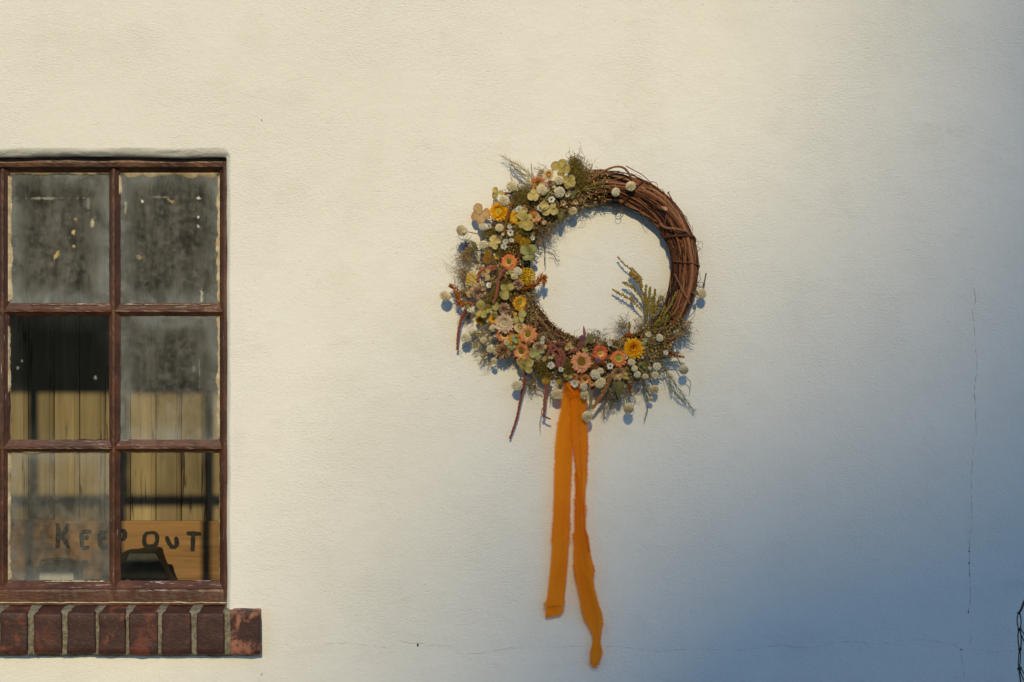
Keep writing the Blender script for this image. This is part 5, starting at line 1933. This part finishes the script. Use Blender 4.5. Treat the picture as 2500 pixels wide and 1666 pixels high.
LF = (0.17, 0.15, 0.045)
for i, (zk, a, b, w) in enumerate((('A', (1640, 820), (1590, 960), 60), ('A', (1560, 800), (1620, 920), 50), ('D', (850, 560), (920, 690), 110), ('D', (880, 540), (960, 600), 70),
                                   ('D', (570, 780), (600, 1020), 80), ('D', (540, 800), (560, 930), 70), ('C', (1330, 300), (1350, 170), 70), ('C', (1370, 310), (1390, 180), 60),
                                   ('C', (1300, 320), (1320, 210), 50), ('A', (1000, 1000), (1100, 1080), 50), ('A', (470, 1210), (560, 1310), 60), ('B', (400, 720), (440, 640), 50),
                                   ('A', (1380, 690), (1500, 540), 22), ('A', (1350, 600), (1400, 500), 18), ('D', (320, 400), (440, 210), 16), ('D', (440, 330), (640, 400), 20),
                                   ('A', (1230, 1090), (1290, 1140), 60), ('C', (700, 240), (800, 270), 60), ('D', (0, 700), (120, 720), 24), ('D', (440, 720), (330, 890), 26),
                                   ('E', (180, 470), (300, 430), 60), ('E', (200, 520), (250, 440), 60), ('F', (1370, 650), (1430, 650), 60))):
    leaf(zk, a, b, w, (0.075, 0.07), vary(LF if i not in (15, 18, 19) else (0.42, 0.32, 0.16), 0.25), i)

# ---- moss, chaff and curly fibres fill the gaps: too fine to count
def cluster_point(r):
    """random spot of the planted part of the ring (pixels), denser at its middle"""
    th = r.uniform(98, 314)
    if r.random() < 0.05:
        th = r.choice((r.uniform(86, 100), r.uniform(312, 332)))
    rho = r.gauss(222, 33)
    if 140 < th < 240:
        rho += 20
    hi = 308 if 130 < th < 255 else (285 if 255 <= th < 305 else 252)
    if rho > hi:
        rho = hi - r.random() * 40
    return th, max(168, rho)


moss = MB()
MC = [(0.25, 0.18, 0.055), (0.18, 0.12, 0.04), (0.32, 0.23, 0.085), (0.15, 0.085, 0.035), (0.23, 0.20, 0.06), (0.38, 0.25, 0.11)]
r3 = random.Random(77)
for i in range(17000):
    th, rho = cluster_point(r3)
    px, py = CX + rho * math.cos(R(th)), CY - rho * math.sin(R(th))
    top = depth_at(px, py, -0.012)
    dep = top * r3.uniform(0.45, 1.05)
    p = L(px, py, dep)
    d = Vector((r3.gauss(0, 1), r3.gauss(0, 0.7) - 0.4, r3.gauss(0, 1))).normalized()
    ln = r3.uniform(0.004, 0.012)
    sd = d.orthogonal().normalized() * ln * 0.15
    moss.add([p - sd, p + sd, p + d * ln + sd * 0.3], [(0, 1, 2)], vary(r3.choice(MC), 0.25, r3))
# dense cushions where the photograph shows bare moss
for (zk, x, y, w, h, n) in (('A', 1140, 620, 150, 120, 2600), ('A', 1780, 250, 60, 110, 1500), ('A', 720, 1090, 80, 60, 700), ('A', 1100, 1060, 110, 60, 700), ('B', 880, 450, 120, 140, 1200),
                            ('C', 770, 640, 90, 100, 1100), ('B', 660, 650, 70, 60, 500), ('C', 1080, 620, 80, 80, 700), ('E', 300, 280, 60, 120, 1200), ('A', 850, 1330, 100, 60, 600),
                            ('B', 760, 560, 70, 80, 600), ('C', 700, 560, 60, 60, 400)):
    for i in range(n):
        x1, y1 = r3.gauss(0, 0.55), r3.gauss(0, 0.55)
        px, py = ZM[zk](x + x1 * w, y + y1 * h)
        dep = depth_at(px, py, 0.004) * r3.uniform(0.75, 1.06)
        p = L(px, py, dep)
        d = Vector((r3.gauss(0, 1), -abs(r3.gauss(0, 0.8)), r3.gauss(0, 1))).normalized()
        ln = r3.uniform(0.003, 0.007)
        sd = d.orthogonal().normalized() * ln * 0.16
        moss.add([p - sd, p + sd, p + d * ln + sd * 0.3], [(0, 1, 2)], vary(r3.choice(((0.21, 0.145, 0.03), (0.26, 0.18, 0.04), (0.15, 0.105, 0.022), (0.20, 0.17, 0.04))), 0.2, r3))
tag(moss.build('moss', M_MOSS, wreath), kind='stuff')

chaff = MB()      # tiny dried florets and seed crumbs between the flowers
for i in range(3800):
    th, rho = cluster_point(r3)
    px, py = CX + rho * math.cos(R(th)), CY - rho * math.sin(R(th))
    chaff.blob(L(px, py, depth_at(px, py, -0.004) * r3.uniform(0.7, 1.05)), S * r3.uniform(1.0, 2.8),
               r3.choice(((0.40, 0.22, 0.06), (0.55, 0.36, 0.12), (0.30, 0.12, 0.05), (0.50, 0.28, 0.03), (0.72, 0.62, 0.42), (0.66, 0.52, 0.28), (0.70, 0.46, 0.10), (0.20, 0.10, 0.04), (0.36, 0.14, 0.08))))
tag(chaff.build('chaff', M_SEED, wreath), kind='stuff')

fib = MB()


def curl(px, py, dep, ang, ln, rad, col, r, curv=0.45, n=14, zdrift=0.0):
    p = Vector((px, py))
    pts = []
    a = ang
    k = r.uniform(-curv, curv)
    d = dep
    for i in range(n):
        pts.append(L(p.x, p.y, max(0.003, d)))
        k = max(-curv * 1.6, min(curv * 1.6, k + r.uniform(-curv, curv) * 0.7))
        a += k
        p = p + Vector((math.cos(a), -math.sin(a))) * (ln / n)
        d += r.uniform(-0.002, 0.002) + zdrift
    fib.tube(pts, [rad * S * lerp(1, 0.5, i / n) for i in range(n)], 3, vary(col, 0.25, r), cap=False)


FC = [(0.25, 0.16, 0.08), (0.36, 0.25, 0.13), (0.17, 0.10, 0.05), (0.44, 0.33, 0.17), (0.32, 0.25, 0.10)]
for i in range(620):
    th, rho = cluster_point(r3)
    px, py = CX + rho * math.cos(R(th)), CY - rho * math.sin(R(th))
    curl(px, py, depth_at(px, py, -0.006), r3.uniform(0, 6.28), r3.uniform(20, 55), r3.uniform(0.4, 0.8), r3.choice(FC), r3)
for (zk, x, y, sp, n, ang, ln) in (('A', 1430, 1000, 120, 70, -90, 55), ('A', 1330, 1060, 60, 40, -60, 45), ('A', 470, 1300, 70, 70, 200, 60), ('A', 430, 1400, 40, 50, 220, 60), ('B', 400, 250, 70, 60, 200, 55),
                                   ('B', 400, 480, 60, 60, 190, 50), ('B', 440, 780, 50, 30, 250, 45), ('B', 1210, 600, 50, 40, -70, 40), ('B', 1190, 480, 40, 25, -60, 35), ('B', 600, 1050, 150, 60, 210, 50),
                                   ('B', 700, 1300, 100, 30, 240, 50), ('B', 1380, 1070, 70, 40, 10, 40), ('C', 620, 800, 60, 40, 240, 50), ('C', 1420, 250, 110, 60, 60, 45), ('F', 400, 1120, 80, 60, 90, 40),
                                   ('F', 700, 1170, 170, 150, 20, 45), ('F', 920, 740, 50, 30, 60, 45), ('F', 1240, 1170, 60, 30, -20, 50), ('E', 250, 150, 60, 60, 80, 55), ('E', 350, 230, 70, 60, 40, 40),
                                   ('E', 100, 620, 60, 40, -90, 45), ('E', 60, 720, 60, 30, -80, 40), ('D', 760, 830, 80, 40, -80, 45), ('D', 520, 960, 100, 60, -90, 45), ('A', 1380, 340, 60, 40, 120, 35),
                                   ('A', 1750, 560, 60, 60, -100, 40), ('A', 1280, 850, 60, 30, -60, 40), ('C', 1150, 880, 60, 30, -80, 40)):
    for i in range(n):
        px, py = ZM[zk](x + r3.gauss(0, sp * 0.5), y + r3.gauss(0, sp * 0.5))
        curl(px, py, depth_at(px, py, -0.004) * r3.uniform(0.6, 1.0), R(ang + r3.gauss(0, 40)), r3.uniform(0.5, 1.15) * ln, r3.uniform(0.4, 0.75), r3.choice(FC), r3, 0.55)
tag(fib.build('curly_fibres', M_MOSS, wreath, False), kind='stuff')
# the long curly root hanging into the ring at the upper left
for k, (pts, rad) in enumerate((([(1380, 1130), (1400, 1250), (1415, 1370), (1405, 1440), (1420, 1490), (1408, 1530)], 1.0), ([(1360, 1180), (1420, 1230), (1415, 1300)], 0.7),
                                ([(1410, 1280), (1470, 1290), (1530, 1320), (1560, 1380), (1600, 1395)], 0.7), ([(1455, 1360), (1520, 1370), (1545, 1420), (1575, 1465), (1598, 1440), (1575, 1430)], 0.7),
                                ([(1290, 1170), (1360, 1180), (1390, 1210)], 0.7), ([(1470, 980), (1500, 1050), (1460, 1120), (1470, 1180), (1440, 1220)], 0.6), ([(1300, 1250), (1350, 1260), (1390, 1250)], 0.5))):
    loose('A', pts, rad * 1.25, 0.02, (0.17, 0.11, 0.07), 'curly_tendril', 0.6)
for pts in ([(720, 890), (760, 930), (700, 900), (580, 880), (600, 950), (620, 960)], [(640, 800), (590, 860), (585, 930), (620, 950)]):
    loose('C', pts, 0.8, 0.03, (0.18, 0.14, 0.09), 'curly_tendril', 0.6)
loose('B', [(1200, 800), (1280, 770), (1300, 760)], 0.8, 0.05, (0.25, 0.15, 0.07))
for (zk, x, y) in (('B', 1298, 760), ('B', 1435, 948), ('B', 1425, 1070), ('B', 1470, 1115), ('B', 1180, 785)):
    px, py = ZM[zk](x, y)
    m = MB()
    for k in range(14):
        d = Vector((rnd.gauss(0, 1), rnd.gauss(0, 1), rnd.gauss(0, 1))).normalized()
        m.blob(L(px, py, 0.05) + d * S * 2.2, S * 1.7, (0.42, 0.20, 0.08))
    m.build('seed_bud', M_SEED, wreath)
for (pts, rd) in (([(1355, 880), (1360, 1020), (1365, 1180)], 0.9), ([(1385, 880), (1390, 1030), (1362, 1190)], 0.8), ([(1250, 960), (1330, 1010), (1440, 1000)], 0.7), ([(1260, 1020), (1350, 1030), (1420, 1050)], 0.6)):
    loose('C', pts, rd, 0.055, (0.30, 0.26, 0.16), 'stem', 0.9)
loose('D', [(600, 950), (660, 1000), (720, 1040), (760, 1060)], 0.9, (0.05, 0.06), (0.25, 0.2, 0.08), 'stem', 0.8)
loose('D', [(735, 950), (780, 1030), (770, 1090), (740, 1120)], 0.9, (0.05, 0.06), (0.28, 0.22, 0.10), 'stem', 0.8)
for (pts) in ([(905, 840), (920, 930), (950, 1020)], [(940, 830), (960, 920), (985, 990)], [(1100, 650), (1160, 690), (1170, 760)], [(1380, 550), (1405, 570), (1400, 600)]):
    loose('D', pts, 0.8, (0.05, 0.045), (0.28, 0.24, 0.10), 'stem', 0.9)

# ---- the orange ribbon ------------------------------------------------
def gh(v):
    """rows given as (zoom, y, xl, xr) -> pixels"""
    out = []
    for (k, y, a, b) in v:
        y0 = 940 if k == 'G' else 1280
        out.append((y0 + y / 4.354, 1280 + a / 4.354, 1280 + b / 4.354))
    return out


def ribbon_strip(rows_, dep0, amp, seed, n=110, cols=12, fold=None):
    m = MB()
    Rw = spline(rows_, n)
    vs, fs = [], []
    for i, (y, a, b) in enumerate(Rw):
        ja = mnoise.noise(Vector((y * 0.06, seed, 0))) * 1.2 + rnd.uniform(-0.35, 0.35)
        jb = mnoise.noise(Vector((y * 0.06, seed + 5, 0))) * 1.2 + rnd.uniform(-0.35, 0.35)
        for j in range(cols + 1):
            s = j / cols
            x = lerp(a + ja, b + jb, s)
            d = dep0(y) + amp * 3.2 * abs(s - 0.5 - 0.22 * math.sin(y * 0.006 + seed)) + amp * (0.6 * math.sin(s * 4.2 + seed + y * 0.004) + 0.8 * mnoise.noise(Vector((s * 1.6, y * 0.005, seed))) + 0.25 * mnoise.noise(Vector((s * 4, y * 0.012, seed + 3))))
            ph = s * 1.5 + 0.45 * math.sin(y * 0.0045 + seed) + 0.25 * mnoise.noise(Vector((y * 0.01, seed, 1))) + seed
            d += 0.0042 * abs((ph % 1.0) * 2 - 1) * min(1.0, (y - 930) / 60 if y > 930 else 0)
            vs.append(L(x, y, max(0.003, d)))
    K = cols + 1
    for i in range(n - 1):
        for j in range(cols):
            fs.append((i * K + j, (i + 1) * K + j, (i + 1) * K + j + 1, i * K + j + 1))
    m.add(vs, fs)
    return m, vs, K, n


def fray(parent, vs, K, n, seed, dens=5, ends=True):
    rr = random.Random(seed)
    m = MB()
    edges = [[Vector(vs[i * K]) for i in range(n)], [Vector(vs[i * K + K - 1]) for i in range(n)]]
    for e, side in zip(edges, (-1, 1)):
        for i in range(4, n - 1):
            for k in range(dens):
                p = lerp(e[i], e[i + 1], rr.random())
                t = (e[i + 1] - e[i]).normalized()
                d = Vector((side, rr.uniform(-.4, .2), rr.uniform(-.7, 0.25))).normalized()
                ln = rr.uniform(0.0020, 0.0085) * (0.5 + 0.8 * abs(mnoise.noise(Vector((i * 0.2, seed, k * 0.1)))) * 1.6)
                w = 0.0004
                m.add([p - t * w, p + t * w, p + d * ln + t * rr.uniform(-.001, .001)], [(0, 1, 2)])
    tag(m.build('frayed_edge', M_RIBBON, parent), kind='stuff')


rib = empty('ribbon', L(1395, 955, 0.05), wreath)
RB = Vector(rib.location)


def rib_build(name, rows_, dep0, amp, seed, n=110, cols=12, fold=None, dens=10):
    m, vs, K, n = ribbon_strip(rows_, dep0, amp, seed, n, cols, fold)
    m.v = [tuple(Vector(v) - RB) for v in m.v]
    m.build(name, M_RIBBON, rib, True)
    fray(rib, [Vector(v) - RB for v in vs], K, n, seed, dens)


def dl(y):      # hanging off the wreath, falling back towards the wall
    f = max(0.0, min(1.0, (y - 940) / 300))
    return lerp(0.050, 0.020, f ** 0.6)


rib_build('ribbon_tail', gh([('G', -60, 455, 520), ('G', 20, 430, 555), ('G', 150, 412, 560), ('G', 300, 388, 548), ('G', 480, 350, 503), ('G', 700, 336, 503), ('G', 900, 328, 495), ('G', 1100, 325, 485), ('G', 1300, 318, 478),
                             ('G', 1500, 312, 472), ('H', 120, 306, 466), ('H', 300, 300, 458), ('H', 500, 280, 445), ('H', 700, 262, 425), ('H', 800, 248, 415), ('H', 870, 212, 408)]),
          lambda y: dl(y) + 0.002, 0.0050, 1.0, 150)
rib_build('ribbon_end', gh([('H', 868, 236, 404), ('H', 890, 232, 405), ('H', 920, 232, 408), ('H', 945, 232, 395), ('H', 965, 234, 370), ('H', 985, 234, 290), ('H', 996, 233, 240)]), lambda y: 0.015, 0.0012, 3.0, 24, 8, dens=3)
rib_build('ribbon_tail', gh([('G', -60, 480, 560), ('G', 50, 470, 600), ('G', 150, 500, 640), ('G', 300, 508, 650), ('G', 480, 505, 660), ('G', 600, 520, 664), ('G', 700, 538, 663), ('G', 780, 552, 655), ('G', 850, 562, 650), ('G', 950, 575, 656), ('G', 1100, 592, 640),
                             ('G', 1250, 610, 638), ('G', 1400, 626, 641), ('G', 1560, 640, 650), ('H', 150, 662, 672), ('H', 300, 685, 694)]),
          lambda y: dl(y) + 0.006, 0.0045, 2.2, 150)
rib_build('ribbon_tail', gh([('G', 880, 560, 572), ('G', 950, 548, 574), ('G', 1050, 552, 584), ('G', 1200, 545, 598), ('G', 1300, 548, 608), ('G', 1400, 541, 618), ('G', 1568, 537, 640), ('H', 150, 533, 660), ('H', 300, 531, 692), ('H', 430, 536, 722), ('H', 485, 541, 734), ('H', 540, 552, 724),
                             ('H', 570, 556, 718), ('H', 700, 576, 745), ('H', 900, 615, 800), ('H', 1000, 642, 822), ('H', 1100, 700, 816), ('H', 1200, 735, 802), ('H', 1300, 727, 806), ('H', 1350, 717, 812), ('H', 1430, 713, 795), ('H', 1470, 718, 772), ('H', 1525, 742, 750)]),
          lambda y: dl(y) - 0.004, 0.0048, 4.1, 170)
# crumpled knot where the ribbon is tied in
for k in range(3):
    a, b = rnd.uniform(425, 450), rnd.uniform(520, 580)
    rib_build('ribbon_fold', gh([('G', -40 + 12 * k, a, a + 40), ('G', 10 + 12 * k, a + 20, a + 95), ('G', 60 + 14 * k, a + 60, b), ('G', 110 + 14 * k, b - 60, b)]), lambda y, k=k: 0.056 + 0.002 * k, 0.004, 7.0 + k, 26, 6, dens=1)

# ------------------------------------------------------------------ hanging chain at the right edge, in front of the wall
CHD = 0.09
chain = empty('hanging_chain', W(2488, 1666, CHD))
tag(chain, 'black iron plant-hanger chain beside the wall at the lower right edge', 'chain')
CHL = Vector(chain.location)


def link(p, q, wid, rad, turn):
    """one long twisted-wire link between two points"""
    p, q = Vector(p), Vector(q)
    t = (q - p).normalized()
    sd = t.cross(Vector((0, -1, 0))).normalized()
    sd.rotate(Quaternion(t, turn))
    ln = (q - p).length
    pts = []
    n = 28
    for k in range(n + 1):
        an = 2 * math.pi * k / n
        pts.append(p + t * (ln / 2 - ln / 2 * math.cos(an) * 1.04) + sd * wid * (math.sin(an) * (0.55 + 0.45 * abs(math.sin(an)))))
    m = MB()
    m.tube(pts, rad, 6, cap=False)
    for e in (p, q):       # wrapped ends
        c = []
        for k in range(15):
            an = 4 * math.pi * k / 14
            c.append(e + Vector((math.cos(an) * rad * 2.2, math.sin(an) * rad * 2.2, (k / 14 - 0.5) * rad * 4)))
        m.tube(c, rad * 0.9, 5)
    m.build('chain_link', M_IRON, chain, True)


CP = [z6(1018, 845), z6(1022, 1015), z6(1028, 1222), z6(1018, 1430), z6(1046, 1640), z6(1056, 1850)]
for i in range(len(CP) - 1):
    link(W(*CP[i], CHD) - CHL, W(*CP[i + 1], CHD) - CHL, 0.0040, 0.0014, 0.4 + 0.5 * i)
for i, (a, b) in enumerate(((z6(1028, 1010), z6(1130, 1215)), (z6(1130, 1215), z6(1220, 1420)), (z6(1030, 1420), z6(1120, 1620)))):
    link(W(*a, CHD - 0.002) - CHL, W(*b, CHD + 0.015) - CHL, 0.0035, 0.0013, 0.3)
m = MB()
hk = [W(*z6(1018, 845), CHD) - CHL, W(*z6(1045, 800), CHD) - CHL, W(*z6(1070, 730), CHD) - CHL, W(*z6(1120, 640), CHD - 0.01) - CHL, W(*z6(1220, 560), CHD - 0.03) - CHL, W(*z6(1320, 540), 0.03) - CHL, W(*z6(1330, 560), 0.0) - CHL]
m.tube(spline(hk, 40), 0.0024, 6)
m.build('bracket_hook', M_IRON, chain, True)
m = MB()
a = W(*z6(1330, 560), 0.0) - CHL
m.box(a.x - 0.015, a.x + 0.015, a.y - 0.004, a.y - 0.0005, a.z - 0.03, a.z + 0.03)
m.build('bracket_plate', M_IRON, chain)
